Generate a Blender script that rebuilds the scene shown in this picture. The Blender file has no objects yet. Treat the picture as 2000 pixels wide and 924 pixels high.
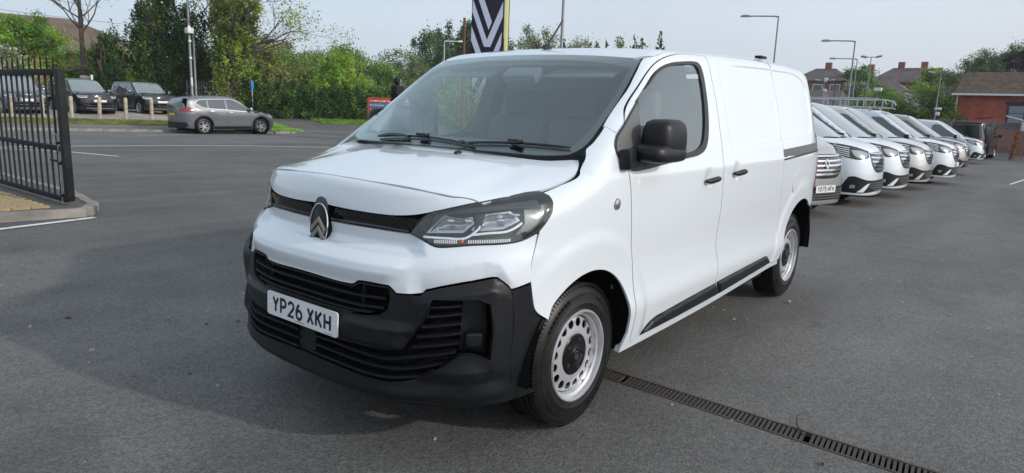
import bpy, math, random
import numpy as np
from mathutils import Vector, Matrix, geometry
random.seed(7); RNG=np.random.default_rng(7)
S=bpy.context.scene; COL=S.collection
R=math.radians
# ---------------------------------------------------------------- camera
CAMP=[2.6551,2.5312,1.4928,-2.4777,-0.1883,0.0357,1337.4]
def _cam():
    cd=bpy.data.cameras.new('camera'); co=bpy.data.objects.new('camera',cd); COL.objects.link(co)
    yaw,pit,rol=CAMP[3:6]
    f=Vector((math.cos(yaw)*math.cos(pit),math.sin(yaw)*math.cos(pit),math.sin(pit)))
    r=Vector((math.sin(yaw),-math.cos(yaw),0)); u=r.cross(f)
    c,s=math.cos(rol),math.sin(rol); r2=c*r+s*u; u2=-s*r+c*u
    m=Matrix((r2,u2,-f)).transposed().to_4x4(); m.translation=Vector(CAMP[:3]); co.matrix_world=m
    cd.sensor_fit='HORIZONTAL'; cd.sensor_width=36; cd.lens=36*CAMP[6]/2000; cd.clip_start=.05; cd.clip_end=3000
    S.camera=co
_cam()
# ---------------------------------------------------------------- daylight
SUN_EL,SUN_AZ=R(24.5),R(105)      # direction towards the sun, angle from +x towards +y
w=bpy.data.worlds.new('World'); S.world=w; w.use_nodes=True; nt=w.node_tree; nt.nodes.clear()
sky=nt.nodes.new('ShaderNodeTexSky'); sky.sky_type='NISHITA'; sky.sun_disc=False
sky.sun_elevation=SUN_EL; sky.sun_rotation=R(90)-SUN_AZ; sky.air_density=1.0; sky.dust_density=3.0; sky.ozone_density=1.5; sky.altitude=50
# thin high cloud veils the blue: the sky texture is blended with a pale cloud colour, softly uneven
hz=nt.nodes.new('ShaderNodeMix'); hz.data_type='RGBA'
tc=nt.nodes.new('ShaderNodeTexCoord'); mp=nt.nodes.new('ShaderNodeMapping'); mp.inputs['Scale'].default_value=(1,1,3.5)
nz=nt.nodes.new('ShaderNodeTexNoise'); nz.inputs['Scale'].default_value=1.6; nz.inputs['Detail'].default_value=5
mr=nt.nodes.new('ShaderNodeMapRange'); mr.inputs[1].default_value=.3; mr.inputs[2].default_value=.7; mr.inputs[3].default_value=.72; mr.inputs[4].default_value=.90
nt.links.new(tc.outputs['Generated'],mp.inputs[0]); nt.links.new(mp.outputs[0],nz.inputs[0]); nt.links.new(nz.outputs[0],mr.inputs[0])
nt.links.new(mr.outputs[0],hz.inputs[0]); nt.links.new(sky.outputs[0],hz.inputs[6])
# the veil is whiter on the sunny side and bluer away from it
dp=nt.nodes.new('ShaderNodeVectorMath'); dp.operation='DOT_PRODUCT'; dp.inputs[1].default_value=(math.cos(SUN_AZ),math.sin(SUN_AZ),0); nt.links.new(tc.outputs['Generated'],dp.inputs[0])
m2=nt.nodes.new('ShaderNodeMapRange'); m2.inputs[1].default_value=-.85; m2.inputs[2].default_value=.4; nt.links.new(dp.outputs['Value'],m2.inputs[0])
vc=nt.nodes.new('ShaderNodeMix'); vc.data_type='RGBA'; vc.inputs[6].default_value=(6.0,7.6,9.1,1); vc.inputs[7].default_value=(8.2,8.6,9.4,1); nt.links.new(m2.outputs[0],vc.inputs[0])
m3=nt.nodes.new('ShaderNodeMapRange'); m3.inputs[1].default_value=.35; m3.inputs[2].default_value=1.0; m3.inputs[3].default_value=1.0; m3.inputs[4].default_value=1.75; nt.links.new(dp.outputs['Value'],m3.inputs[0])
sx_=nt.nodes.new('ShaderNodeSeparateXYZ'); nt.links.new(tc.outputs['Generated'],sx_.inputs[0]); m4=nt.nodes.new('ShaderNodeMapRange'); m4.inputs[1].default_value=.02; m4.inputs[2].default_value=.22; m4.inputs[3].default_value=.45; m4.inputs[4].default_value=0; nt.links.new(sx_.outputs[2],m4.inputs[0])
hc=nt.nodes.new('ShaderNodeMix'); hc.data_type='RGBA'; hc.inputs[7].default_value=(8.5,8.7,9.1,1); nt.links.new(m4.outputs[0],hc.inputs[0]); nt.links.new(vc.outputs[2],hc.inputs[6])
vs_=nt.nodes.new('ShaderNodeVectorMath'); vs_.operation='SCALE'; nt.links.new(hc.outputs[2],vs_.inputs[0]); nt.links.new(m3.outputs[0],vs_.inputs['Scale']); nt.links.new(vs_.outputs[0],hz.inputs[7])
bg=nt.nodes.new('ShaderNodeBackground'); bg.inputs[1].default_value=.10
wo=nt.nodes.new('ShaderNodeOutputWorld'); nt.links.new(hz.outputs[2],bg.inputs[0]); nt.links.new(bg.outputs[0],wo.inputs[0])
sd=bpy.data.lights.new('sun','SUN'); sd.energy=2.15; sd.angle=R(1.5); sd.color=(1,.945,.86)
so=bpy.data.objects.new('sun',sd); COL.objects.link(so)
sdir=Vector((math.cos(SUN_AZ)*math.cos(SUN_EL),math.sin(SUN_AZ)*math.cos(SUN_EL),math.sin(SUN_EL)))
so.rotation_euler=sdir.to_track_quat('Z','Y').to_euler(); so.location=(0,0,30)
S.view_settings.view_transform='Standard'; S.view_settings.look='None'; S.view_settings.exposure=.06; S.view_settings.gamma=1
# ---------------------------------------------------------------- helpers
MATS={}
def mat(name,col=(.5,.5,.5),rough=.6,metal=0,coat=0,spec=.5,emit=None,alpha=None):
    if name in MATS: return MATS[name]
    m=bpy.data.materials.new(name); m.use_nodes=True; b=m.node_tree.nodes['Principled BSDF']
    b.inputs['Base Color'].default_value=(*col,1); b.inputs['Roughness'].default_value=rough; b.inputs['Metallic'].default_value=metal
    b.inputs['Coat Weight'].default_value=coat; b.inputs['Coat Roughness'].default_value=.03; b.inputs['Specular IOR Level'].default_value=spec
    if emit: b.inputs['Emission Color'].default_value=(*emit,1); b.inputs['Emission Strength'].default_value=1
    MATS[name]=m; return m
def nodes(m): return m.node_tree.nodes,m.node_tree.links,m.node_tree.nodes['Principled BSDF']
def vary(m,c1,c2,scale=5,detail=6,lo=.35,hi=.65,bump=0,bscale=None,coord='Object',rough=None,dist=.02):
    n,l,b=nodes(m); t=n.new('ShaderNodeTexCoord'); z=n.new('ShaderNodeTexNoise'); z.inputs['Scale'].default_value=scale; z.inputs['Detail'].default_value=detail
    r=n.new('ShaderNodeValToRGB'); r.color_ramp.elements[0].position=lo; r.color_ramp.elements[1].position=hi
    r.color_ramp.elements[0].color=(*c1,1); r.color_ramp.elements[1].color=(*c2,1)
    l.new(t.outputs[coord],z.inputs[0]); l.new(z.outputs[0],r.inputs[0]); l.new(r.outputs[0],b.inputs['Base Color'])
    if bump:
        z2=n.new('ShaderNodeTexNoise'); z2.inputs['Scale'].default_value=bscale or scale*4; z2.inputs['Detail'].default_value=4
        bp=n.new('ShaderNodeBump'); bp.inputs['Strength'].default_value=bump; bp.inputs['Distance'].default_value=dist
        l.new(t.outputs[coord],z2.inputs[0]); l.new(z2.outputs[0],bp.inputs['Height']); l.new(bp.outputs[0],b.inputs['Normal'])
    return m
def glass(name,tint=(.55,.62,.62),rough=.0,f0=.5):
    if name in MATS: return MATS[name]
    m=bpy.data.materials.new(name); m.use_nodes=True; n=m.node_tree.nodes; l=m.node_tree.links; n.clear()
    o=n.new('ShaderNodeOutputMaterial'); mx=n.new('ShaderNodeMixShader'); t=n.new('ShaderNodeBsdfTransparent'); g=n.new('ShaderNodeBsdfGlossy')
    fr=n.new('ShaderNodeFresnel'); fr.inputs[0].default_value=1.52; t.inputs[0].default_value=(*tint,1); g.inputs['Roughness'].default_value=rough
    g.inputs[0].default_value=(.92,1,.99,1)
    ge=n.new('ShaderNodeNewGeometry'); io=n.new('ShaderNodeMapRange'); io.inputs[3].default_value=1.52; io.inputs[4].default_value=1/1.52; l.new(ge.outputs['Backfacing'],io.inputs[0]); l.new(io.outputs[0],fr.inputs[0])
    ma=n.new('ShaderNodeMath'); ma.operation='MULTIPLY_ADD'; ma.inputs[1].default_value=1.35; ma.inputs[2].default_value=f0; ma.use_clamp=True
    l.new(fr.outputs[0],ma.inputs[0]); l.new(ma.outputs[0],mx.inputs[0]); l.new(t.outputs[0],mx.inputs[1]); l.new(g.outputs[0],mx.inputs[2]); l.new(mx.outputs[0],o.inputs[0])
    MATS[name]=m; return m
def link(name,me,parent=None,m=None,loc=None):
    o=bpy.data.objects.new(name,me); COL.objects.link(o)
    if m is not None:
        me.materials.clear(); 
        for q in (m if isinstance(m,(list,tuple)) else [m]): me.materials.append(q)
    if parent is not None: o.parent=parent
    if loc is not None: o.location=loc
    return o
def meta(o,label=None,cat=None,group=None,kind=None):
    if label: o['label']=label
    if cat: o['category']=cat
    if group: o['group']=group
    if kind: o['kind']=kind
    return o
def empty(name,loc=(0,0,0),rz=0,**k):
    o=bpy.data.objects.new(name,None); COL.objects.link(o); o.location=loc; o.rotation_euler=(0,0,rz); o.empty_display_size=.2
    return meta(o,**k)
class MB:
    def __init__(s): s.v=[]; s.f=[]; s.mi=[]
    def add(s,vs,fs,mi=0):
        k=len(s.v); s.v+= [tuple(map(float,q)) for q in vs]; s.f+=[tuple(k+i for i in f) for f in fs]; s.mi+=[mi]*len(fs); return s
    def box(s,c,d,rz=0,M=None,mi=0,taper=1,bev=0):
        x,y,z=[q/2 for q in d]; t=taper
        vs=[(-x,-y,-z),(x,-y,-z),(x,y,-z),(-x,y,-z),(-x*t,-y*t,z),(x*t,-y*t,z),(x*t,y*t,z),(-x*t,y*t,z)]
        if M is None: M=Matrix.Translation(c)@Matrix.Rotation(rz,4,'Z')
        else: M=Matrix.Translation(c)@M
        return s.add([M@Vector(q) for q in vs],[(0,3,2,1),(4,5,6,7),(0,1,5,4),(1,2,6,5),(2,3,7,6),(3,0,4,7)],mi)
    def bar(s,a,b,w,h=None,mi=0,up=(0,0,1)):
        a=Vector(a);b=Vector(b);h=h or w; d=(b-a); L=d.length
        if L<1e-6: return s
        d.normalize(); u=Vector(up); 
        if abs(d.dot(u))>.99: u=Vector((1,0,0))
        x=d.cross(u).normalized(); y=x.cross(d).normalized()
        vs=[p+x*(i*w/2)+y*(j*h/2) for p in (a,b) for i,j in ((-1,-1),(1,-1),(1,1),(-1,1))]
        return s.add(vs,[(0,1,2,3),(7,6,5,4),(0,4,5,1),(1,5,6,2),(2,6,7,3),(3,7,4,0)],mi)
    def tube(s,pts,rad,n=8,mi=0,caps=True):
        pts=[Vector(q) for q in pts]; rs=rad if hasattr(rad,'__len__') else [rad]*len(pts); k0=len(s.v); vs=[];fs=[]
        px=None
        for i,p in enumerate(pts):
            d=(pts[min(i+1,len(pts)-1)]-pts[max(i-1,0)]).normalized()
            if px is None:
                u=Vector((0,0,1)) if abs(d.z)<.9 else Vector((1,0,0)); px=d.cross(u).normalized()
            px=(px-d*px.dot(d)).normalized(); py=d.cross(px)
            for j in range(n):
                a=2*math.pi*j/n; vs.append(p+(px*math.cos(a)+py*math.sin(a))*rs[i])
        for i in range(len(pts)-1):
            for j in range(n): fs.append((i*n+j,i*n+(j+1)%n,(i+1)*n+(j+1)%n,(i+1)*n+j))
        if caps: fs.append(tuple(range(n-1,-1,-1))); fs.append(tuple((len(pts)-1)*n+j for j in range(n)))
        return s.add(vs,fs,mi)
    def lathe(s,prof,n=32,M=None,mi=0):
        """profile of (radius, along) turned about the local x axis"""
        M=M or Matrix.Identity(4); vs=[];fs=[]
        for r,h in prof:
            for j in range(n):
                a=2*math.pi*j/n; vs.append(M@Vector((h,r*math.cos(a),r*math.sin(a))))
        for i in range(len(prof)-1):
            for j in range(n): fs.append((i*n+j,i*n+(j+1)%n,(i+1)*n+(j+1)%n,(i+1)*n+j))
        return s.add(vs,fs,mi)
    def prism(s,poly,axis,lo,hi,mi=0):
        """closed 2D outline extruded along an axis ('x','y' or 'z')"""
        n=len(poly); f={'x':lambda a,b,t:(t,a,b),'y':lambda a,b,t:(a,t,b),'z':lambda a,b,t:(a,b,t)}[axis]
        vs=[f(a,b,lo) for a,b in poly]+[f(a,b,hi) for a,b in poly]
        fs=[tuple(range(n-1,-1,-1)),tuple(range(n,2*n))]+[(i,(i+1)%n,n+(i+1)%n,n+i) for i in range(n)]
        return s.add(vs,fs,mi)
    def build(s,name,m,parent=None,smooth=False,angle=None,bevel=0,bseg=2,loc=None):
        me=bpy.data.meshes.new(name); me.from_pydata(s.v,[],s.f); me.polygons.foreach_set('material_index',s.mi)
        if bevel or angle is not None:
            import bmesh
            bm=bmesh.new(); bm.from_mesh(me)
            bmesh.ops.recalc_face_normals(bm,faces=bm.faces)
            if bevel: bmesh.ops.bevel(bm,geom=[e for e in bm.edges if len(e.link_faces)==2 and e.calc_face_angle(0)>.6],offset=bevel,segments=bseg,profile=.6,affect='EDGES',clamp_overlap=True)
            bm.to_mesh(me); bm.free()
        if smooth or bevel or angle is not None:
            me.polygons.foreach_set('use_smooth',[True]*len(me.polygons)); me.set_sharp_from_angle(angle=angle if angle is not None else R(40))
        me.update(); return link(name,me,parent,m,loc)
def copy_tree(o,parent=None,top=True):
    c=o.copy(); COL.objects.link(c); c.parent=parent
    for ch in list(o.children): copy_tree(ch,c,False)
    return c
def spline(xs, ys):
    xs=np.array(xs,float); ys=np.array(ys,float); n=len(xs); h=np.diff(xs)
    A=np.eye(n); b=np.zeros(n)
    for i in range(1,n-1):
        A[i,i-1]=h[i-1]; A[i,i]=2*(h[i-1]+h[i]); A[i,i+1]=h[i]
        b[i]=6*((ys[i+1]-ys[i])/h[i]-(ys[i]-ys[i-1])/h[i-1])
    M=np.linalg.solve(A,b)
    def f(x):
        x=np.asarray(x,float); xc=np.clip(x,xs[0],xs[-1]); i=np.clip(np.searchsorted(xs,xc,side='right')-1,0,n-2)
        d=xc-xs[i]; hh=h[i]; e=hh-d
        v=(M[i]*e**3+M[i+1]*d**3)/(6*hh)+(ys[i]/hh-M[i]*hh/6)*e+(ys[i+1]/hh-M[i+1]*hh/6)*d
        s0=(ys[1]-ys[0])/h[0]-h[0]*(2*M[0]+M[1])/6; s1=(ys[-1]-ys[-2])/h[-1]+h[-1]*(2*M[-1]+M[-2])/6
        return v+np.minimum(x-xs[0],0)*s0+np.maximum(x-xs[-1],0)*s1
    return f
def smax(a,b,k):
    h=np.maximum(k-np.abs(a-b),0)/k
    return np.maximum(a,b)+h*h*h*k/6
class Body:
    """side half width by height, nose profile, top profiles -> an implicit shell and its lifts"""
    def __init__(s, side, nose, bonnet, screen, xr, x0=-.2, xrear0=-3.0, a=4, b=((.6,.8,.95,1.1),(2.8,2.5,2.12,1.84)), bulge=.15, crown_b=.07, crown_r=.05, k=.10, half=.80):
        s.side=spline(*side); s.nose=spline(*nose); s.bon=spline(*bonnet); s.scr=spline(*screen)
        s.xr=xr;s.x0=x0;s.xrear0=xrear0;s.a=a;s.b=b;s.bulge=bulge;s.cb=crown_b;s.cr=crown_r;s.k=k;s.half=half
    def Hb(s,x,y): c=s.cb*(.25+.75*np.clip((x+.05)/.5,0,1)); return np.where(x>-.15,s.bon(np.maximum(x,-.15)),-9.)-c*(y/s.half)**2-c*.5*np.abs(y/s.half)**4
    def Hs(s,x,y):
        u=(y/s.half)**2
        w=np.clip((x+1.3)/.9,0,1); w=w*w*(3-2*w)
        return s.scr(x+s.bulge*u*w)-s.cr*u*(1-w)
    def G(s,x,y,z,top=None):
        W=s.side(z); F=s.nose(z)
        t=np.maximum((x-s.x0)/(F-s.x0),0); tr=np.maximum((s.xrear0-x)/(s.xrear0-s.xr),0)
        ay=np.abs(y)/W
        bz=np.interp(z,s.b[0],s.b[1]); r=(ay**bz+t**s.a)**(1/bz)-1
        rr=(ay**3+tr**7)**(1/3)-1
        ds=np.maximum(np.where(x>s.x0,r,rr),ay-1)*W
        H=s.Hb(x,y) if top=='b' else s.Hs(x,y) if top=='s' else np.maximum(s.Hb(x,y),s.Hs(x,y))
        return smax(ds,(z-H)*.85,s.k)
    def root(s,O,D,a,b,top=None,n=26):
        """outermost crossing going inwards: O+D*t, t from a (outside) to b (inside)"""
        O=np.asarray(O,float);D=np.asarray(D,float)
        g=lambda t:s.G(O[...,0]+D[...,0]*t,O[...,1]+D[...,1]*t,O[...,2]+D[...,2]*t,top)
        t=np.full(O.shape[:-1],float(a)); lo=t.copy(); hi=np.full_like(t,float(b)); done=np.zeros(t.shape,bool)
        st=(b-a)/n
        for i in range(n):
            tn=t+st; neg=(g(tn)<0)&~done
            hi[neg]=tn[neg]; lo[neg]=t[neg]; done|=neg; t=tn
        for i in range(13):
            m=(lo+hi)/2; q=g(m)<0; hi=np.where(q,m,hi); lo=np.where(q,lo,m)
        return O+D*((lo+hi)/2)[...,None], done
VAN=dict(side=([.15,.28,.40,.5,.62,.8,1.0,1.15,1.25,1.4,1.6,1.75,1.85,2.0],[.88,.905,.93,.938,.943,.952,.958,.955,.938,.90,.85,.805,.77,.69]),
 nose=([.15,.22,.28,.34,.42,.55,.70,.80,.85,.88,.91,.94,.98,1.05,1.12,1.2,1.35],[.80,.85,.90,.912,.905,.905,.899,.889,.873,.857,.832,.816,.808,.803,.797,.785,.75]),
 bonnet=([-.2,.2,.45,.65,.8,.95],[1.32,1.25,1.222,1.19,1.15,1.09]),
 screen=([-4.2,-3.9,-3.3,-2.5,-1.5,-1.05,-.8,-.6,-.2,.2,.5],[1.86,1.888,1.918,1.922,1.885,1.860,1.832,1.765,1.505,1.24,1.04]),
 xr=-4.02,xrear0=-2.65,crown_r=.035)
V=Body(**VAN)
TRAF=dict(side=([.15,.28,.45,.7,.95,1.12,1.25,1.4,1.6,1.8,1.92,2.05],[.90,.93,.955,.968,.97,.965,.945,.915,.87,.82,.785,.72]),
 nose=([.15,.22,.30,.42,.55,.75,.88,.96,1.03,1.10,1.2],[.88,.93,.945,.94,.94,.93,.915,.89,.85,.80,.70]),
 bonnet=([-.2,.1,.4,.6,.75,.90],[1.31,1.25,1.19,1.145,1.09,1.0]),
 screen=([-4.3,-4.0,-3.0,-1.6,-1.2,-1.0,-.8,-.4,.1,.5],[1.93,1.97,2.00,1.99,1.965,1.93,1.83,1.57,1.235,.96]),xr=-4.15,xrear0=-2.9,crown_r=.03,crown_b=.02,bulge=.10)

SUVB=dict(side=([.15,.30,.5,.75,.95,1.05,1.2,1.4,1.55,1.65,1.8],[.84,.89,.905,.91,.905,.89,.84,.77,.71,.65,.5]),
 nose=([.15,.25,.4,.55,.7,.82,.92,1.0,1.1],[.80,.87,.92,.925,.90,.86,.80,.72,.5]),
 bonnet=([-.6,-.2,.2,.5,.7,.85],[1.13,1.08,1.01,.95,.90,.82]),
 screen=([-3.75,-3.5,-3.2,-2.6,-2.0,-1.6,-1.3,-1.0,-.5,.0],[1.22,1.45,1.60,1.67,1.70,1.69,1.65,1.54,1.22,.93]),xr=-3.68,xrear0=-2.2,crown_r=.05,crown_b=.05,bulge=.14,half=.72)
DISCO=dict(side=([.15,.30,.6,.9,1.1,1.2,1.4,1.6,1.75,1.85,1.95],[.90,.95,.98,.995,.985,.95,.89,.83,.78,.73,.66]),
 nose=([.15,.25,.4,.6,.8,.95,1.05,1.15,1.25],[.76,.82,.87,.885,.885,.875,.85,.80,.7]),
 bonnet=([-.7,-.3,.2,.5,.7,.9],[1.29,1.25,1.22,1.19,1.16,1.08]),
 screen=([-4.0,-3.7,-3.0,-2.0,-1.5,-1.25,-1.0,-.7,-.35,.1],[1.72,1.82,1.88,1.885,1.87,1.83,1.70,1.50,1.24,.93]),xr=-3.95,xrear0=-2.6,crown_r=.04,crown_b=.04,bulge=.12)
# ---------------------------------------------------------------- curved panels: outline in surface coordinates, lifted to the shell
def curve(pts,closed=True,step=.03,sharp=35):
    """round a hand traced outline, keeping its corners"""
    P=np.array(pts,float); n=len(P); out=[]
    def corner(i):
        if not closed and i in (0,n-1): return True
        a=P[i]-P[i-1]; b=P[(i+1)%n]-P[i]; c=(a@b)/(np.linalg.norm(a)*np.linalg.norm(b)+1e-12); return math.degrees(math.acos(max(-1,min(1,c))))>sharp
    cs=[corner(i) for i in range(n)]
    def tang(i,side):
        if cs[i]: return None
        a=P[i-1];b=P[(i+1)%n]; t=b-a; return t/(np.linalg.norm(t)+1e-12)
    for i in range(n if closed else n-1):
        a,b=P[i],P[(i+1)%n]; L=np.linalg.norm(b-a); ta=tang(i,0); tb=tang((i+1)%n,1); k=max(1,int(math.ceil(L/step)))
        d=(b-a)/(L+1e-12); ta=d if ta is None else ta; tb=d if tb is None else tb
        for j in range(k):
            t=j/k; h00=2*t**3-3*t*t+1;h10=t**3-2*t*t+t;h01=-2*t**3+3*t*t;h11=t**3-t*t
            out.append(h00*a+h10*L*ta+h01*b+h11*L*tb)
    if not closed: out.append(P[-1])
    return np.array(out)
def inside(q,poly):
    x,y=q[:,0],q[:,1]; r=np.zeros(len(q),bool); px,py=poly[:,0],poly[:,1]; qx,qy=np.roll(px,-1),np.roll(py,-1)
    for a,b,c,d in zip(px,py,qx,qy):
        if b==d: continue
        r^=((b>y)!=(d>y))&(x<(c-a)*(y-b)/(d-b)+a)
    return r
def dist_poly(q,poly,closed=True):
    A=poly; B=np.roll(poly,-1,0)
    if not closed: A=A[:-1]; B=B[:-1]
    d=np.full(len(q),9e9)
    for a,b in zip(A,B):
        ab=b-a; t=np.clip(((q-a)@ab)/(ab@ab+1e-15),0,1); d=np.minimum(d,np.linalg.norm(q-(a+t[:,None]*ab),axis=1))
    return d
def area2(P): return (P[:,0]*np.roll(P[:,1],-1)-np.roll(P[:,0],-1)*P[:,1]).sum()
def inset_poly(P,d):
    s=1 if area2(P)>0 else -1
    a=np.roll(P,1,0); b=np.roll(P,-1,0); n1=P-a; n2=b-P
    f=lambda v:np.stack([-v[:,1],v[:,0]],1)/(np.linalg.norm(v,axis=1)[:,None]+1e-12)*s
    n=f(n1)+f(n2); L=np.linalg.norm(n,axis=1)[:,None]; n=n/(L+1e-9); c=np.clip(L/2,.35,1)
    return P+n*d/c
def panel(name,outline,lift,m,parent,inset=.0022,off=0.,thick=.012,grid=.03,holes=(),feats=(),disp=None,closedcurve=True,sharp=35,step=None,back=False):
    """a sheet-metal piece: outline (u,v), holes, lifted by lift(u,v)->(P) and given an edge flange of its own"""
    step=step or grid
    O=curve(outline,step=step,sharp=sharp)
    if inset: O=inset_poly(O,inset)
    loops=[O]+[inset_poly(curve(h,step=step,sharp=sharp),-inset) if inset else curve(h,step=step,sharp=sharp) for h in holes]
    lo,hi=O.min(0),O.max(0); gx=np.arange(lo[0]+grid/2,hi[0],grid); gy=np.arange(lo[1]+grid/2,hi[1],grid*.866)
    q=np.array([(x+(grid/2 if j%2 else 0),y) for j,y in enumerate(gy) for x in gx]) if len(gx) and len(gy) else np.zeros((0,2))
    if len(q):
        k=inside(q,O)&(dist_poly(q,O)>grid*.45)
        for h in loops[1:]: k&=~inside(q,h)&(dist_poly(q,h)>grid*.45)
        q=q[k]
    V2=[];E=[]
    for L in loops:
        k=len(V2); V2+=[tuple(p) for p in L]; E+=[(k+i,k+(i+1)%len(L)) for i in range(len(L))]
    fl=[]
    for f in feats:
        fc=curve(f,closed=False,step=step); fk=inside(fc,O)
        for h in loops[1:]: fk&=~inside(fc,h)
        fc=fc[fk]
        if len(q) and len(fc)>1: q=q[dist_poly(q,fc,False)>grid*.3]
        k=len(V2); V2+=[tuple(p) for p in fc]; E+=[(k+i,k+i+1) for i in range(len(fc)-1)]
    V2+=[tuple(p) for p in q]
    vo,eo,fo,_,_,_=geometry.delaunay_2d_cdt([Vector(p) for p in V2],E,[],0,1e-6)
    U=np.array([(v.x,v.y) for v in vo]); F=np.array([list(f) for f in fo if len(f)==3])
    c=U[F].mean(1); k=inside(c,loops[0])
    for h in loops[1:]: k&=~inside(c,h)
    F=F[k]
    def L3(U):
        P=lift(U[:,0],U[:,1])
        return P
    e=2e-3; P=L3(U); Pu=L3(U+[e,0])-L3(U-[e,0]); Pv=L3(U+[0,e])-L3(U-[0,e])
    N=np.cross(Pu,Pv); N/=np.linalg.norm(N,axis=1)[:,None]+1e-12
    out=getattr(lift,'sign',1); N*=out
    if disp is not None or callable(off):
        D=lambda U:np.broadcast_to((disp(U[:,0],U[:,1]) if disp is not None else 0)+(off(U[:,0],U[:,1]) if callable(off) else off),(len(U),))
        tu,tv=Pu/(2*e),Pv/(2*e); e2=4e-3; d0=D(U); du=(D(U+[e2,0])-D(U-[e2,0]))/(2*e2); dv=(D(U+[0,e2])-D(U-[0,e2]))/(2*e2)
        P=P+N*d0[:,None]; tu=tu+N*du[:,None]; tv=tv+N*dv[:,None]; N=np.cross(tu,tv); N/=np.linalg.norm(N,axis=1)[:,None]+1e-12; N*=out
    else: P=P+N*off
    # orient
    fn=np.cross(P[F[:,1]]-P[F[:,0]],P[F[:,2]]-P[F[:,0]]); flip=(fn*N[F].mean(1)).sum(1)<0
    F[flip]=F[flip][:,::-1]
    cnt={}
    for f in F:
        for i in range(3):
            a,b=int(f[i]),int(f[(i+1)%3]); cnt[(a,b)]=1
    bd=[k for k in cnt if (k[1],k[0]) not in cnt]
    n=len(P); ids=sorted({i for e_ in bd for i in e_}); mp={i:j for j,i in enumerate(ids)}; m1=len(ids)
    verts=np.concatenate([P,P[ids],P[ids]-N[ids]*thick]); fs=[tuple(map(int,f)) for f in F]
    nl=[N[i] for f in F for i in f]
    for a,b in bd:
        q4=(n+mp[b],n+mp[a],n+m1+mp[a],n+m1+mp[b]); fs.append(q4)
        nn=np.cross(verts[q4[1]]-verts[q4[0]],verts[q4[3]]-verts[q4[0]]); nn/=np.linalg.norm(nn)+1e-12; nl+=[nn]*4
    me=bpy.data.meshes.new(name); me.from_pydata(verts.tolist(),[],fs); me.polygons.foreach_set('use_smooth',[True]*len(fs))
    me.normals_split_custom_set(np.array(nl).tolist()); me.update()
    return link(name,me,parent,m)
def mirror(o):
    c=o.copy(); COL.objects.link(c); c.parent=o.parent; c.scale=(1,-1,1)
    for ch in list(o.children):
        d=ch.copy(); COL.objects.link(d); d.parent=c
    return c
def lifts(B,S0=.9,cx=-.1,cz=.8):
    def side(u,v):
        O=np.stack([u,np.full_like(u,1.4),v],-1); P,_=B.root(O,np.broadcast_to([0,-1.,0],O.shape),0,1.4); return P
    side.sign=-1
    def top(u,v,k='s'):
        O=np.stack([u,v,np.full_like(u,2.3)],-1); P,_=B.root(O,np.broadcast_to([0,0,-1.],O.shape),0,2.0,k); return P
    comb=lambda u,v:top(u,v,None)
    bon=lambda u,v:top(u,v,'b')
    scr=lambda u,v:top(u,v,'s')
    bon.sign=scr.sign=1
    def front(u,v):
        t=u/S0; D=np.stack([-np.cos(t),-np.sin(t),0*t],-1); O=np.stack([cx+1.5*np.cos(t),1.5*np.sin(t),v],-1); P,_=B.root(O,D,0,1.5,'b'); return P
    front.sign=1
    def sph(u,v):
        t=u/S0; f=v/S0; D=-np.stack([np.cos(t)*np.cos(f),np.sin(t)*np.cos(f),np.sin(f)],-1); O=np.array([cx,0,cz])-D*1.6; P,_=B.root(O,D,0,1.6,'b'); return P
    sph.sign=1
    def rear(u,v):
        t=u/S0; c0=B.xrear0-.1; D=np.stack([np.cos(t),np.sin(t),0*t],-1); O=np.stack([c0-2.2*np.cos(t),-2.2*np.sin(t),v],-1); P,_=B.root(O,D,0,2.2,'s'); return P
    rear.sign=1
    to_sph=lambda P:(math.atan2(P[1],P[0]-cx)*S0,math.atan2(P[2]-cz,math.hypot(P[1],P[0]-cx))*S0)
    to_front=lambda P:(math.atan2(P[1],P[0]-cx)*S0,P[2])
    return dict(comb=comb,side=side,bon=bon,scr=scr,front=front,sph=sph,rear=rear,to_sph=to_sph,to_front=to_front,S0=S0)
def one(l,a,b): return l(np.array([float(a)]),np.array([float(b)]))[0]
def ribbon(name,pts,lift,m,parent,width=.012,depth=.02,off=0.,step=.02,closed=False,upz=None,smooth=True):
    """a thin moulding following a line on the shell: rectangular section, width along the surface, depth along its normal"""
    C=curve(pts,closed=closed,step=step); e=2e-3
    P=lift(C[:,0],C[:,1]); N=np.cross(lift(C[:,0]+e,C[:,1])-lift(C[:,0]-e,C[:,1]),lift(C[:,0],C[:,1]+e)-lift(C[:,0],C[:,1]-e)); N/=np.linalg.norm(N,axis=1)[:,None]; N*=getattr(lift,'sign',1)
    T=np.roll(P,-1,0)-np.roll(P,1,0)
    if not closed: T[0]=P[1]-P[0]; T[-1]=P[-1]-P[-2]
    T/=np.linalg.norm(T,axis=1)[:,None]+1e-12; Bn=np.cross(N,T); n=len(P)
    vs=[];fs=[]
    for a,b in ((-.5,0),(.5,0),(.5,1),(-.5,1)): vs.append(P+Bn*width*a+N*(off-depth/2+depth*b))
    vs=np.stack(vs,1).reshape(-1,3)
    for i in range(n if closed else n-1):
        j=(i+1)%n
        for k in range(4): fs.append((i*4+k,i*4+(k+1)%4,j*4+(k+1)%4,j*4+k))
    if not closed: fs+=[(0,1,2,3),(n*4-1,n*4-2,n*4-3,n*4-4)]
    mb=MB(); mb.add(vs,fs); return mb.build(name,m,parent,angle=R(35))
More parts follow.
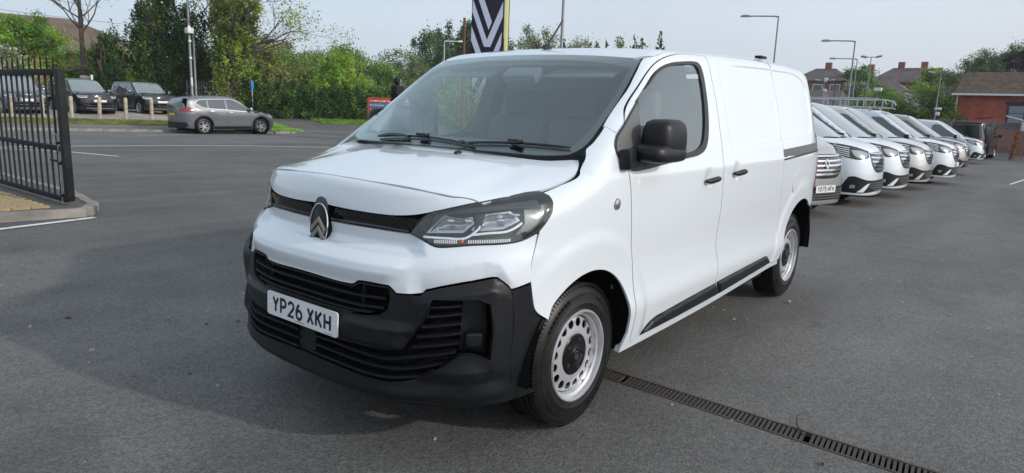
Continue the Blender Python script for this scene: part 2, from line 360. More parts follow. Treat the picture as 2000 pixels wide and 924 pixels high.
# ---------------------------------------------------------------- materials of vehicles
SMK=None
def paint(name,col,flake=0,rough=.28):
    m=mat(name,col,rough=rough,metal=.0 if not flake else .55,coat=1.0)
    n,l,b=nodes(m); t=n.new('ShaderNodeTexCoord'); z=n.new('ShaderNodeTexNoise'); z.inputs['Scale'].default_value=1.7; z.inputs['Detail'].default_value=2
    bp=n.new('ShaderNodeBump'); bp.inputs['Strength'].default_value=.02; bp.inputs['Distance'].default_value=.01
    l.new(t.outputs['Object'],z.inputs[0]); l.new(z.outputs[0],bp.inputs['Height']); l.new(bp.outputs[0],b.inputs['Coat Normal'])
    # road film: very slightly duller low down
    return m
WHITE=paint('white_paint',(.70,.745,.79)); WHITE2=paint('white_van_paint',(.69,.745,.80)); SILVER=paint('silver_paint',(.42,.42,.42),flake=1); CHAMP=paint('warm_grey_paint',(.36,.34,.32),flake=1)
GREYP=paint('graphite_paint',(.165,.175,.19),flake=1); BLACKP=paint('black_paint',(.010,.012,.018)); NAVY=paint('dark_blue_paint',(.012,.016,.03)); BLUEG=paint('blue_grey_paint',(.10,.13,.18),flake=1)
PLAST=mat('black_plastic',(.011,.012,.014),rough=.42,spec=.3); vary(PLAST,(.007,.008,.0095),(.011,.012,.014),scale=30,bump=.25,bscale=900,dist=.0006)
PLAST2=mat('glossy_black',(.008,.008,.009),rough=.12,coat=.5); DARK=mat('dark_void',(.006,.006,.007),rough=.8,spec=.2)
RUB=mat('rubber_seal',(.012,.012,.013),rough=.45); TRIM=mat('grey_trim',(.10,.10,.10),rough=.5); CHROME=mat('chrome',(.75,.76,.78),rough=.12,metal=1); SATIN=mat('satin_metal',(.50,.51,.53),rough=.32,metal=1)
GLASS=glass('window_glass',(.80,.88,.88),f0=.06); SIDEG=glass('side_glass',(.72,.80,.77),f0=.12); LENS=glass('lens_glass',(.97,.98,.99),f0=.03); DKG=glass('tinted_glass',(.10,.12,.13),f0=.02)
LSH=mat('lamp_grey',(.035,.038,.042),rough=.3,spec=.3); LPK=mat('lamp_pocket_grey',(.26,.26,.26),rough=.25,metal=.5); LBK=mat('lamp_back',(.03,.03,.033),rough=.35,spec=.3); DRL=mat('clear_light_bar',(.85,.86,.88),rough=.15,coat=1); BADGE=mat('badge_black',(.006,.006,.007),rough=.3,spec=.25)
REDL=mat('red_lens',(.22,.006,.012),rough=.15,coat=1); AMB=mat('amber_lens',(.7,.16,.02),rough=.2,coat=1)
FABRIC=mat('seat_fabric',(.10,.105,.11),rough=.9); DASH=mat('dashboard_plastic',(.15,.155,.165),rough=.6); LINER=mat('headliner',(.45,.45,.43),rough=.9)
TYRE=mat('tyre_rubber',(.009,.009,.009),rough=.42,spec=.3); vary(TYRE,(.007,.007,.007),(.014,.0135,.013),scale=14,bump=.3,bscale=120,dist=.001)
PLATEW=mat('plate_white',(.72,.73,.74),rough=.35); INK=mat('plate_black',(.008,.008,.01),rough=.5); STEEL=mat('wheel_silver',(.62,.63,.65),rough=.28,metal=.6); ALLOY=mat('alloy_silver',(.6,.61,.62),rough=.3,metal=.8)
# ---------------------------------------------------------------- lettering as stroked glyphs (unit cell 1 high, .6 wide)
def arc(cx,cy,rx,ry,a0,a1,n=10): return [(cx+rx*math.cos(R(a0+(a1-a0)*i/n)),cy+ry*math.sin(R(a0+(a1-a0)*i/n))) for i in range(n+1)]
GL={'Y':[[(0,1),(.3,.5),(.6,1)],[(.3,.5),(.3,0)]],'P':[[(0,0),(0,1)]+arc(.3,.73,.3,.27,90,-90)+[(0,.46)]],'2':[arc(.3,.72,.3,.28,170,-40)+[(0,0),(.62,0)]],
'6':[arc(.3,.30,.3,.30,0,360,16),arc(.42,.38,.42,.62,180,100,8)],'X':[[(0,0),(.6,1)],[(0,1),(.6,0)]],'K':[[(0,0),(0,1)],[(.6,1),(0,.42)],[(.2,.6),(.6,0)]],'H':[[(0,0),(0,1)],[(.6,0),(.6,1)],[(0,.5),(.6,.5)]],
'O':[arc(.3,.5,.3,.5,0,360,20)],'0':[arc(.3,.5,.3,.5,0,360,20)],'7':[[(0,1),(.6,1),(.2,0)]],'5':[[(.58,1),(.05,1),(.02,.56)]+arc(.28,.33,.32,.33,110,-150)],
'F':[[(0,0),(0,1),(.58,1)],[(0,.52),(.48,.52)]],'1':[[(.1,.8),(.3,1),(.3,0)]],'L':[[(0,1),(0,0),(.55,0)]],'M':[[(0,0),(0,1),(.3,.4),(.6,1),(.6,0)]],'D':[[(0,0),(0,1),(.2,1)]+arc(.2,.5,.4,.5,90,-90)+[(0,0)]],'R':[[(0,0),(0,1)]+arc(.3,.73,.3,.27,90,-90)+[(0,.46)],[(.3,.46),(.6,0)]],
'V':[[(0,1),(.3,0),(.6,1)]],'N':[[(0,0),(0,1),(.6,0),(.6,1)]],'A':[[(0,0),(.3,1),(.6,0)],[(.12,.35),(.48,.35)]],'S':[arc(.3,.74,.28,.26,60,270,8)+arc(.3,.26,.28,.26,90,-130,8)],'E':[[(.58,1),(0,1),(0,0),(.58,0)],[(0,.52),(.48,.52)]],'C':[arc(.32,.5,.32,.5,50,310,14)],'T':[[(0,1),(.6,1)],[(.3,1),(.3,0)]],'I':[[(.3,0),(.3,1)]],'G':[arc(.32,.5,.32,.5,50,340,14)+[(.36,.4)]],'U':[[(0,1),(0,.3)]+arc(.3,.3,.3,.3,180,360,8)+[(.6,1)]],'B':[[(0,0),(0,1)]+arc(.3,.75,.28,.25,90,-90,8)+[(0,.5),(.25,.5)]+arc(.3,.25,.3,.25,90,-90,8)+[(0,0)]],'W':[[(0,1),(.15,0),(.3,.7),(.45,0),(.6,1)]]}
def letters(mb,text,h,w,stroke,space,M,mi=0,thick=.0012):
    """glyph strokes in the local xy plane of M, centred"""
    adv=[(w+space) if c!=' ' else w*.62 for c in text]; x=-(sum(adv)-space)/2
    for c,a in zip(text,adv):
        for k,st in enumerate(GL.get(c,[])):
            p=[Vector((x+u/.6*w,(v-.5)*h)) for u,v in st]; n=len(p); closed=(p[0]-p[-1]).length<1e-4
            if closed: p=p[:-1]; n-=1
            Ls=[];Rs=[]
            for i in range(n):
                a0=p[i]-p[i-1] if (i or closed) else None; b0=p[(i+1)%n]-p[i] if (i<n-1 or closed) else None
                ds=[d.normalized() for d in (a0,b0) if d is not None and d.length>1e-9]; t=sum(ds,Vector((0,0)))
                t=t.normalized() if t.length>1e-6 else ds[0]; nn=Vector((-t.y,t.x)); c_=max(.5,abs(nn.dot(Vector((-ds[0].y,ds[0].x)))))
                e=0
                q=p[i].copy()
                Ls.append(q+nn*stroke/2/c_); Rs.append(q-nn*stroke/2/c_)
            z=thick+k*.0002
            vs=[M@Vector((q.x,q.y,z)) for q in Ls]+[M@Vector((q.x,q.y,z)) for q in Rs]; m=n if closed else n-1
            mb.add(vs,[(i,n+i,n+(i+1)%n,(i+1)%n) for i in range(m)],mi)
        x+=a
def ypanelM(loc,ry=0,rz=0): # local x -> across the vehicle (seen from the front left to right), local y -> up, local z -> forward
    return Matrix.Translation(loc)@Matrix.Rotation(rz,4,'Z')@Matrix.Rotation(ry,4,'Y')@Matrix(((0,0,1,0),(1,0,0,0),(0,1,0,0),(0,0,0,1)))
def plate(parent,loc,text,ry=0,yellow=False,screws=True,face=1,marks=False):
    M=ypanelM(loc,ry) if face>0 else ypanelM(loc,ry,math.pi)
    mb=MB(); r=.012; o=[(sx*(.26-r)+r*math.cos(a),sy*(.0555-r)+r*math.sin(a)) for sx,sy,a0 in ((1,1,0),(-1,1,90),(-1,-1,180),(1,-1,270)) for a in (R(a0),R(a0+45),R(a0+90))]
    n=len(o); vs=[M@Vector((a,b,0)) for a,b in o]+[M@Vector((a,b,-.006)) for a,b in o]
    mb.add(vs,[tuple(range(n)),tuple(range(2*n-1,n-1,-1))]+[(i,n+i,n+(i+1)%n,(i+1)%n) for i in range(n)])
    p=mb.build('number_plate',PLATEW,parent)
    if not text: return p
    t=MB(); letters(t,text,.079-.014,.05-.012,.0135,.022,M)
    if marks:
        for i in range(9): t.add([M@Vector((-.04+i*.008+a,-.0475+b,.0011)) for a,b in ((0,0),(.005,0),(.005,.004),(0,.004))],[(0,1,2,3)])
        for i in range(8): t.add([M@Vector((.175+i*.007+a,-.050+b,.0011)) for a,b in ((0,0),(.005,0),(.005,.0022),(0,.0022))],[(0,1,2,3)])
    t.build('plate_lettering',INK,p)
    if screws:
        for s in (-1,1):
            q=MB(); q.lathe([(0,.004),(.006,.003),(.007,0)],12,Matrix.Translation(M@Vector((s*.232,0,0)))); q.build('plate_screw',PLATEW,p,smooth=True)
    return p
# ---------------------------------------------------------------- wheels (axle along local y, outer face towards +y)
def wheel_parts(parent,loc,side=1,r=.343,rim_r=.222,w=.215,style='steel',emblem=True,tyre_parts=True):
    W=empty('wheel'); W.parent=parent; W.location=loc; W.rotation_euler=(0,0,0 if side>0 else math.pi)
    MY=Matrix.Rotation(R(90),4,'Z')  # local x of lathe -> y
    h=w/2
    prof=[(rim_r-.004,h-.012),(rim_r+.006,h-.004),(rim_r+.016,h-.001),(rim_r+.028,h+.001),(rim_r+.03,h+.0025),(rim_r+.034,h+.0025),(rim_r+.036,h+.001),(r-.045,h-.004),(r-.044,h-.0065),(r-.034,h-.009),(r-.020,h-.016),(r-.010,h-.024),(r-.004,h-.034)]
    tr=[]
    gx=[-.055,-.02,.02,.055]; x=h-.034
    for g in sorted(gx,reverse=True): tr+=[(r,g+.005),(r-.008,g+.004),(r-.008,g-.004),(r,g-.005)]
    prof=prof+[(r-.0015,h-.042)]+tr+[(r-.0015,-h+.042)]+[(a,-b) for a,b in reversed(prof)]
    t=MB(); t.lathe(prof,96 if style=='steel' else 48,MY); ty=t.build('tyre',TYRE,W,smooth=True,angle=R(38))
    if tyre_parts:   # shoulder sipes, each a narrow dark notch with raised lugs between
        s=MB(); n=110
        for i in range(n):
            a=2*math.pi*i/n
            for sg in (1,-1):
                c=Vector((math.cos(a)*(r-.0130),sg*(h-.030),math.sin(a)*(r-.0085)))
                Mx=Matrix.Rotation(-a,4,'Y')@Matrix.Rotation(sg*R(-32),4,'Z')
                s.box(c,(.014,.032,.0135),M=Mx)
        s.build('tread_lugs',TYRE,ty)['kind']='stuff'
        lt=MB()  # raised sidewall lettering blocks and ribs
        for a0,a1,rr in ((35,75,.30),(215,255,.30),(120,150,.292),(300,330,.292)):
            k=int((a1-a0)/5)
            for i in range(k):
                a=R(a0+i*5); lt.box((math.cos(a)*rr,h+.0005,math.sin(a)*rr),(.014,.0022,.014),M=Matrix.Rotation(-a,4,'Y'))
        lt.build('sidewall_marks',TYRE,ty)['kind']='stuff'
    if style=='steel':
        rp=[(rim_r+.001,h-.004),(rim_r-.003,h+.003),(rim_r-.010,h+.002),(rim_r-.013,h-.006),(rim_r-.015,h-.020),(rim_r-.030,h-.026),(rim_r-.034,h-.060),(rim_r-.038,h-.075)]
        rb=MB(); rb.lathe(rp,72,MY); rb.build('rim',STEEL,W,smooth=True,angle=R(30))
        dr=spline([.05,.08,.095,.115,.135,.155,.172,.18,.19],[h-.040,h-.034,h-.028,h-.027,h-.031,h-.034,h-.037,h-.042,h-.060])
        def lf(u,v):
            q=np.hypot(u,v); return np.stack([u,dr(q),v],-1)
        lf.sign=-1
        c32=lambda cx,cz,rr,n=14:[(cx+rr*math.cos(2*math.pi*i/n),cz+rr*math.sin(2*math.pi*i/n)) for i in range(n)]
        holes=[[(math.cos(a)*q+0*b,math.sin(a)*q) for q,b in ()] for a in ()]
        for i in range(16):
            a=2*math.pi*(i+.5)/16; holes.append(c32(.156*math.cos(a),.156*math.sin(a),.0215,18))
        panel('wheel_disc',c32(0,0,.186,60),lf,STEEL,W,inset=0,thick=.006,grid=.016,holes=holes,step=.02)
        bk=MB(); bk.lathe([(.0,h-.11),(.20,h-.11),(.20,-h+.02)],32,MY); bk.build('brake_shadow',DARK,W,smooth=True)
        cp=MB(); cp.lathe([(.0,h-.012),(.034,h-.012),(.040,h-.016),(.070,h-.019),(.095,h-.022),(.103,h-.028),(.103,h-.045)],40,MY); cap=cp.build('hub_cap',BADGE,W,smooth=True,angle=R(30))
        for i in range(5):
            a=R(90+72*i+20); b=MB(); b.lathe([(0,.004),(.009,.003),(.0115,0),(.0115,-.012)],10,Matrix.Translation((.072*math.cos(a),h-.017,.072*math.sin(a)))@MY); b.build('wheel_bolt',RUB,cap,smooth=True)
        if emblem:
            e=MB()
            e.tube([(.015*math.cos(t_*math.pi/10),h-.0125,.020*math.sin(t_*math.pi/10)) for t_ in range(21)],.0016,6)
            for dz in (0,-.009): e.bar((-.009,h-.012,dz-.004),(0,h-.012,dz+.005),.003,.002); e.bar((.009,h-.012,dz-.004),(0,h-.012,dz+.005),.003,.002)
            e.build('hub_emblem',TRIM,cap)
    else:
        rb=MB(); rb.lathe([(rim_r+.001,h-.004),(rim_r-.006,h+.003),(rim_r-.014,h-.004),(rim_r-.03,h-.05),(rim_r-.03,-h+.03)],36,MY); rb.build('rim',ALLOY,W,smooth=True,angle=R(30))
        bk=MB(); bk.lathe([(0,h-.075),(rim_r-.028,h-.075)],28,MY); bk.build('brake_disc',DARK,W,smooth=True)
        sp=MB(); sp.lathe([(0,h-.012),(.05,h-.014),(.062,h-.03),(.062,h-.06)],24,MY)
        for i in range(5):
            for d in (-.17,.17):
                a=2*math.pi*i/5+d
                sp.bar((.045*math.cos(a),h-.022,.045*math.sin(a)),((rim_r-.012)*math.cos(a+d*.35),h-.016,(rim_r-.012)*math.sin(a+d*.35)),.030,.022,up=(0,1,0))
        sp.build('spokes',ALLOY,W,smooth=True,angle=R(30))
    return W
# ---------------------------------------------------------------- the white panel van in front (origin on the ground below the front axle)
def hero_van():
    L=lifts(V); side,bon,scr,front,sph,rear,S0=L['side'],L['bon'],L['scr'],L['front'],L['sph'],L['rear'],L['S0']
    van=empty('panel_van',label='large white panel van parked in front, black bumper, plate YP26 XKH',cat='van')
    sm=lambda t:np.clip(t,0,1)**2*(3-2*np.clip(t,0,1))
    FR=lambda pts:[(a*S0,b) for a,b in pts]                       # traced (angle, height)
    FS=lambda pts:[L['to_sph'](one(front,a*S0,b)) for a,b in pts] # the same on the spherical lift
    BS=lambda pts:[L['to_sph'](one(bon,a,b)) for a,b in pts]
    SF=lambda pts:[L['to_front'](one(side,a,b)) for a,b in pts]
    SS=lambda pts:[L['to_sph'](one(side,a,b)) for a,b in pts]
    sym=lambda h:h+[(-a,b) if False else (a,-b) for a,b in reversed(h) if abs(b)>1e-6]      # (x,y) outlines
    symf=lambda h:h+[(-a,b) for a,b in reversed(h) if abs(a)>1e-6]                          # (angle,z) outlines
    # ---- side outlines (x,z)
    Bl=[(-1.462,1.836),(-1.455,1.80),(-1.450,1.75),(-1.447,1.69),(-1.455,1.48),(-1.44,1.283),(-1.43,1.13),(-1.44,1.009),(-1.453,.829),(-1.456,.685),(-1.505,.569),(-1.515,.426),(-1.60,.320)]
    sill=lambda x:float(np.interp(x,[-2.765,-2.58,-1.62,-1.47,-1.0,-.55,-.34],[.384,.374,.320,.312,.302,.295,.292]))
    door_front=[(-.436,.294),(-.428,.352),(-.417,.469),(-.391,.563),(-.321,.862),(-.276,1.07),(-.252,1.218),(-.236,1.27),(-.250,1.34),(-.283,1.403),(-.345,1.48),(-.392,1.521),(-.488,1.591),(-.632,1.689),(-.739,1.744),(-.867,1.783),(-1.04,1.813),(-1.22,1.829)]
    winout=[(-.28,1.208),(-.394,1.205),(-.639,1.222),(-.918,1.243),(-1.068,1.254),(-1.179,1.285),(-1.251,1.359),(-1.296,1.48),(-1.318,1.64),(-1.322,1.72),(-1.31,1.765),(-1.274,1.783),(-1.097,1.775),(-.942,1.757),(-.812,1.732),(-.718,1.7),(-.635,1.653),(-.459,1.54),(-.3,1.428),(-.213,1.37),(-.17,1.326),(-.162,1.29),(-.20,1.245)]
    gls=[(-.455,1.525),(-.391,1.27),(-.70,1.262),(-.891,1.270),(-1.059,1.284),(-1.15,1.318),(-1.204,1.383),(-1.243,1.479),(-1.268,1.638),(-1.268,1.735),(-1.235,1.763),(-1.085,1.758),(-.934,1.743),(-.803,1.716),(-.707,1.682),(-.628,1.64)]
    recess=[(-1.60,1.797),(-1.816,1.806),(-2.381,1.824),(-2.843,1.830),(-3.18,1.828),(-3.376,1.795),(-3.48,1.72),(-3.498,1.618),(-3.487,1.475),(-3.455,1.39),(-3.351,1.346),(-2.408,1.302),(-1.62,1.272),(-1.585,1.30),(-1.585,1.77)]
    slide=[(-2.66,1.872),(-2.655,1.76),(-2.645,1.55),(-2.615,1.346),(-2.603,1.104),(-2.637,.876),(-2.675,.688),(-2.690,.55),(-2.675,.381)]
    RC=curve(recess,step=.04)
    def cups(x,z):
        d=0
        for cx,cz in ((-1.212,1.118),(-1.655,1.137)):
            q=np.hypot((x-cx)/.068,(z-cz)/.062); d=d-.013*np.where(q<1,np.cos(np.clip(q,0,1)*np.pi/2)**1.2,0)
        return d
    def sdisp(x,z):
        q=np.stack([x,z],-1); dd=dist_poly(q,RC); ins=inside(q,RC); s=np.where(ins,dd,-dd)
        d=-.010*sm((s+.004)/.016)*(.25+.75*sm((-1.60-x)/.5))
        for cx,cz in ((.03,.36),(-3.22,.40)):
            r=np.hypot(x-cx,z-cz); d=d+.010*(1-sm((r-.53)/.08))*(z>.2)
        d=d+.010*np.exp(-((z-.50)/.07)**2)-.009*np.exp(-((z-.74)/.14)**2)+.004*np.exp(-((z-1.17)/.035)**2)*(x<-.35)
        return d+cups(x,z)
    arcf=[(.03+.405*math.cos(R(a)),.36+.405*math.sin(R(a))) for a in range(36,191,11)]
    arcr=[(-3.22+.428*math.cos(R(a)),.40+.428*math.sin(R(a))) for a in range(0,183,13)]
    fender_front=[(.334,.597),(.4,.64),(.42,.672),(.437,.774),(.433,.862),(.408,.929),(.39,.985)]
    fb=[(.305,1.141),(.213,1.165),(.12,1.191),(.068,1.214),(.027,1.243),(.0,1.262),(-.03,1.285)]
    wsb=[(-.06,.808),(-.107,.815),(-.22,.806)]; wse=[(-.225,.806),(-.455,.787),(-.60,.762),(-.709,.735)]
    xz=lambda pts:[(lambda P:(P[0],P[2]))(one(scr,a,b)) for a,b in pts]
    lamp_out=[(.54,.966),(.608,1.045),(.708,1.075),(.843,1.107),(.941,1.122),(1.06,1.139),(1.112,1.141),(1.141,1.127),(1.146,1.099),(1.136,1.066),(1.102,1.02),(1.063,.984),(.997,.956),(.928,.945),(.797,.938),(.69,.925),(.655,.925),(.60,.945)]
    tip=[(lambda P:(P[0],P[2]))(one(front,a*S0,b)) for a,b in [(1.063,.984),(1.102,1.02),(1.136,1.066),(1.146,1.099),(1.141,1.127),(1.112,1.141)]]
    fen=fender_front+tip+fb+xz(wsb)+[(-.226,1.425),(-.223,1.40),(-.232,1.36),(-.24,1.30),(-.236,1.27)]+door_front[:7][::-1]+[(-.345,.292)]+arcf[::-1][1:-1]
    fp=panel('front_wing',fen,side,WHITE,van,grid=.02,inset=.0032,disp=sdisp,sharp=28); mirror(fp)
    ring=door_front[7:]+[(-1.462,1.836),(-1.50,1.849),(-1.25,1.850),(-1.05,1.836),(-.88,1.806),(-.78,1.781)]+xz(wse)[::-1]
    rg=panel('windscreen_pillar',ring,side,WHITE,van,grid=.03,sharp=28,inset=.0012); mirror(rg)
    dr=door_front+Bl+[(-1.0,sill(-1.0))]
    d=panel('front_door',dr,side,WHITE,van,grid=.022,inset=.004,disp=sdisp,holes=[inset_poly(np.array(gls),-.012).tolist()],sharp=28)
    seam=[(-1.50,1.849),(-2.05,1.868),(-2.69,1.880),(-3.2,1.884),(-3.55,1.872),(-3.80,1.835)]
    sl=[(-1.470,1.848),(-2.05,1.866),(-2.64,1.876)]+slide[1:]+[(-2.0,sill(-2.0))]+Bl[::-1][:-1]
    rcf=[np.vstack([inset_poly(RC,k),inset_poly(RC,k)[:1]]).tolist() for k in (-.004,.004,.012)]
    s=panel('sliding_door',sl,side,WHITE,van,grid=.024,disp=sdisp,sharp=28,inset=.0028,feats=rcf)
    q=[(-2.677,.383)]+slide[::-1][1:-1]+[(-2.66,1.877),(-3.2,1.882),(-3.55,1.870),(-3.80,1.835),(-3.83,1.6),(-3.85,1.2),(-3.85,.757),(-3.66,.750),(-3.482,.744)]+[(-3.22+.428*math.cos(R(a)),.40+.428*math.sin(R(a))) for a in range(124,-1,-12)]+[(-2.790,.387)]
    rq=panel('rear_quarter_panel',q,side,WHITE,van,grid=.03,disp=sdisp,sharp=32,inset=.0015,feats=rcf)
    for o in (d,s,rq): mirror(o)
    # rear bumper, lamps, rear doors
    o=panel('rear_bumper',[(-3.47,.742),(-3.66,.752),(-3.86,.75),(-3.84,.52),(-3.80,.38),(-3.66,.37)]+[p for p in [(-3.22+.43*math.cos(R(a)),.40+.43*math.sin(R(a))) for a in (184,172,160,148,136,127)]],side,PLAST,van,off=.006,grid=.04); mirror(o)
    o=panel('rear_lamp',[(-3.60,1.36),(-3.78,1.36),(-3.78,.80),(-3.66,.80),(-3.60,1.0)],side,REDL,van,off=.004,grid=.05,thick=.02); mirror(o)
    for sg in (1,-1):
        o=panel('rear_door',[(sg*.008,.55),(sg*.52,.55),(sg*.58,1.2),(sg*.52,1.82),(sg*.008,1.84)],rear,WHITE,van,grid=.06)
    panel('rear_bumper',[(-.60,.32),(.60,.32),(.60,.54),(-.60,.54)],rear,PLAST,van,grid=.08,off=.01)
    # roof
    sy=[(lambda P:(P[0],P[1]))(one(side,a,b)) for a,b in curve([(-.709,1.757),(-.78,1.781),(-.88,1.806),(-1.05,1.836),(-1.25,1.850),(-1.50,1.849)]+seam[1:],closed=False,step=.12)]
    roofh=[(-.664,0),(-.668,.237),(-.683,.476),(-.700,.69)]+sy[1:]+[(-3.90,.60),(-3.93,.3),(-3.93,0)]
    panel('roof',sym(roofh),scr,WHITE,van,grid=.045,inset=.001,sharp=30)
    # sills and cladding
    sl=[(-.350,.292),(-.55,.2945),(-1.0,.3005),(-1.47,.3105),(-1.62,.3185),(-2.58,.3725),(-2.765,.3825),(-2.80,.345),(-2.58,.343),(-1.6,.289),(-1.0,.271),(-.55,.264),(-.345,.262)]
    o=panel('sill',sl,side,WHITE,van,grid=.04,off=.008,thick=.03,inset=.001); mirror(o)
    for pts in ([(-.549,.303),(-.585,.337),(-.66,.376),(-.80,.392),(-1.516,.428),(-1.612,.327),(-1.0,.308)],[(-1.526,.430),(-2.43,.468),(-2.50,.452),(-2.565,.414),(-2.585,.381),(-1.622,.327)]):
        def bev(u,v,_c=np.array(pts)): return .004+.016*sm(dist_poly(np.stack([u,v],-1),_c)/.022)
        o=panel('door_cladding',pts,side,PLAST,van,grid=.012,off=bev,thick=.03,sharp=25); mirror(o)
    rl=[(-2.615,1.247),(-3.585,1.283),(-3.59,1.207),(-2.603,1.166)]
    o=panel('sliding_rail',rl,side,TRIM,van,off=.003,thick=.01,grid=.05); mirror(o)
    o=ribbon('rail_slot',[(-2.61,1.172),(-3.57,1.213)],side,RUB,van,width=.012,depth=.006,off=.006); mirror(o)
    fl=[(-2.96+.085*math.cos(R(a)),.975+.085*math.sin(R(a))) for a in range(0,360,24)]
    o=panel('fuel_flap',fl,side,WHITE,van,off=.0035,grid=.03,thick=.008); mirror(o)
    # windows
    o=panel('window_seal',winout,side,RUB,van,off=.005,thick=.012,inset=0,grid=.03,holes=[gls],sharp=45); mirror(o)
    o=panel('quarter_trim',[(-.28,1.214),(-.385,1.211),(-.445,1.525),(-.30,1.42),(-.215,1.363),(-.176,1.322),(-.168,1.292),(-.205,1.25)],side,TRIM,van,off=.0075,thick=.004,inset=.0,grid=.04,sharp=45); mirror(o)
    o=panel('door_window',gls,side,SIDEG,van,off=-.004,thick=.003,inset=-.012,grid=.05,sharp=45); mirror(o)
    wsh=[(.142,0),(.137,.15),(.124,.29),(.104,.42),(.078,.555),(.046,.668),(-.01,.775),(-.06,.803),(-.107,.811),(-.225,.803),(-.455,.783),(-.60,.758),(-.709,.73),(-.692,.60),(-.681,.476),(-.666,.237),(-.662,0)]
    clr=[(.055,0),(.052,.12),(.029,.359),(.004,.56),(-.03,.70),(-.056,.745),(-.155,.76),(-.427,.742),(-.616,.712),(-.615,.526),(-.606,.298),(-.590,.05),(-.590,0)]
    panel('windscreen',sym(wsh),scr,GLASS,van,off=.001,thick=.004,grid=.05,sharp=50)
    panel('windscreen_border',sym(wsh),scr,PLAST2,van,off=-.006,thick=.003,grid=.04,inset=.004,holes=[sym(clr)],sharp=50)
    panel('scuttle',sym([(.155,0),(.15,.15),(.135,.30),(.112,.45),(.08,.58),(.045,.69),(-.02,.80),(-.09,.82),(-.16,.70),(-.12,.40),(-.06,0)]),bon,PLAST,van,off=-.012,thick=.004,grid=.06,sharp=60)
    # bonnet
    bh=[(.757,0),(.756,.10),(.742,.272),(.685,.514),(.634,.635),(.61,.668),(.588,.703),(.563,.743),(.467,.778),(.365,.808),(.305,.838),(.213,.860),(.12,.872),(.068,.864),(.007,.836),(-.032,.806),(-.022,.775),(.042,.67),(.068,.552),(.080,.40),(.086,.2),(.088,0)]
    def bd(x,y): return (.010*(1-sm((np.abs(y)-.30)/.25))-.006*sm((np.abs(y)-.55)/.1)*(1-sm((np.abs(y)-.66)/.1)))*sm((x-.05)/.25)*(1-sm((x-.42)/.25))
    panel('bonnet',sym(bh),bon,WHITE,van,inset=.0035,disp=bd,grid=.035,sharp=38)
    for x,y in ((.045,-.50),(.175,.235),):
        P=one(bon,x,y); m=MB(); m.box((0,0,0),(.045,.03,.014),taper=.55); o=m.build('washer_jet',PLAST,van,bevel=.004); o.location=Vector(P)+Vector((0,0,.012)); o.rotation_euler=(0,R(12),0)
    # nose strip between bonnet and grille
    nl=[(0,1.038),(.083,1.034),(.248,1.029),(.436,1.028),(.498,1.032),(.553,1.039),(.604,1.050),(.708,1.078),(.843,1.110),(.90,1.119)]
    ns=symf(FS(nl)+BS([(.563,.743),(.588,.703),(.61,.668),(.634,.635),(.685,.514),(.742,.272),(.756,.10),(.757,0)]))
    panel('nose_panel',ns,sph,WHITE,van,grid=.03,sharp=32)
    # headlamps
    lo=FS(lamp_out)
    for sg in (1,-1):
        lm=panel('headlamp',lo,sph,LBK,van,off=-.05,thick=.002,inset=-.004,grid=.05,sharp=40)
        def lpan(name,pts,m,off,th=.006,grid=.05,hol=()): return panel(name,FS(pts),sph,m,lm,off=off,thick=th,inset=0,grid=grid,sharp=30)
        lpan('lamp_shroud',[(.60,.952),(.64,1.045),(.708,1.068),(.843,1.099),(.941,1.114),(1.09,1.128),(1.10,1.09),(.95,1.092),(.83,1.07),(.69,1.052),(.62,.975)],LSH,-.022,.02)
        lpan('lamp_pocket',[(1.02,1.02),(1.02,1.09),(1.14,1.115),(1.150,1.095),(1.13,1.06),(1.09,1.02),(1.04,.99),(.98,.975)],LPK,-.03,.01)
        lpan('lamp_shroud',[(.825,.985),(.85,1.062),(.815,1.058),(.80,.985)],LSH,-.015,.02)
        for pts in ([(.679,1.048),(.744,1.040),(.795,1.048),(.803,1.02),(.758,.982),(.60,.972)],[(.845,1.060),(.956,1.078),(.995,1.035),(.922,1.000),(.80,.990),(.79,.994)]):
            def bowl(u,v,_c=np.array(FS(pts))): return -.02-.025*sm(dist_poly(np.stack([u,v],-1),_c)/.03)
            panel('reflector',FS(pts),sph,SATIN,lm,off=bowl,thick=.01,inset=0,grid=.012,sharp=30)
        for a,b in ((.70,1.022),(.772,1.025),(.965,1.052),(.90,1.03)):
            P=one(sph,*FS([(a,b)])[0]); m=MB(); m.box((0,0,0),(.02,.028,.011)); o=m.build('lamp_module',CHROME,lm,bevel=.004); o.location=Vector(P)-Vector((.028,.012,0)); o.rotation_euler=(0,R(-10),R(35))
        for pts in ([(.595,.957),(.70,.958),(.77,.962),(.822,1.000),(.828,1.012)],[(.79,.975),(.86,.984),(.93,.990),(.97,1.005),(1.0,1.025)]):
            ribbon('running_light',FS(pts),sph,DRL,lm,width=.009,depth=.01,off=-.012)
        lpan('indicator_bar',[(.61,.946),(.70,.936),(.80,.945),(.93,.953),(.955,.962),(.93,.966),(.80,.958),(.68,.952)],PLAST2,-.018,.01)
        for a0,a1 in ((.64,.735),(.775,.945)):
            n=int((a1-a0)/.0085)
            for i in range(n):
                a=a0+(a1-a0)*(i+.5)/n; z=.940+(a-.64)*.045
                if i%1==0:
                    P=one(sph,*FS([(a,z)])[0]); m=MB(); m.box((0,0,0),(.008,.0062,.014)); o=m.build('led_segment',DRL,lm) ; o.location=Vector(P)-Vector((.010,.004,0)); o.rotation_euler=(0,0,a)
        P=one(sph,*FS([(.752,.948)])[0]); m=MB(); m.box((0,0,0),(.012,.016,.012)); o=m.build('amber_marker',AMB,lm); o.location=Vector(P)-Vector((.008,.004,0))
        ribbon('lamp_edge',lo,sph,RUB,lm,width=.007,depth=.012,off=-.006,closed=True)
        panel('lamp_lens',lo,sph,LENS,lm,off=.001,thick=.003,inset=.002,grid=.04,sharp=40)
        if sg<0: lm.scale=(1,-1,1)
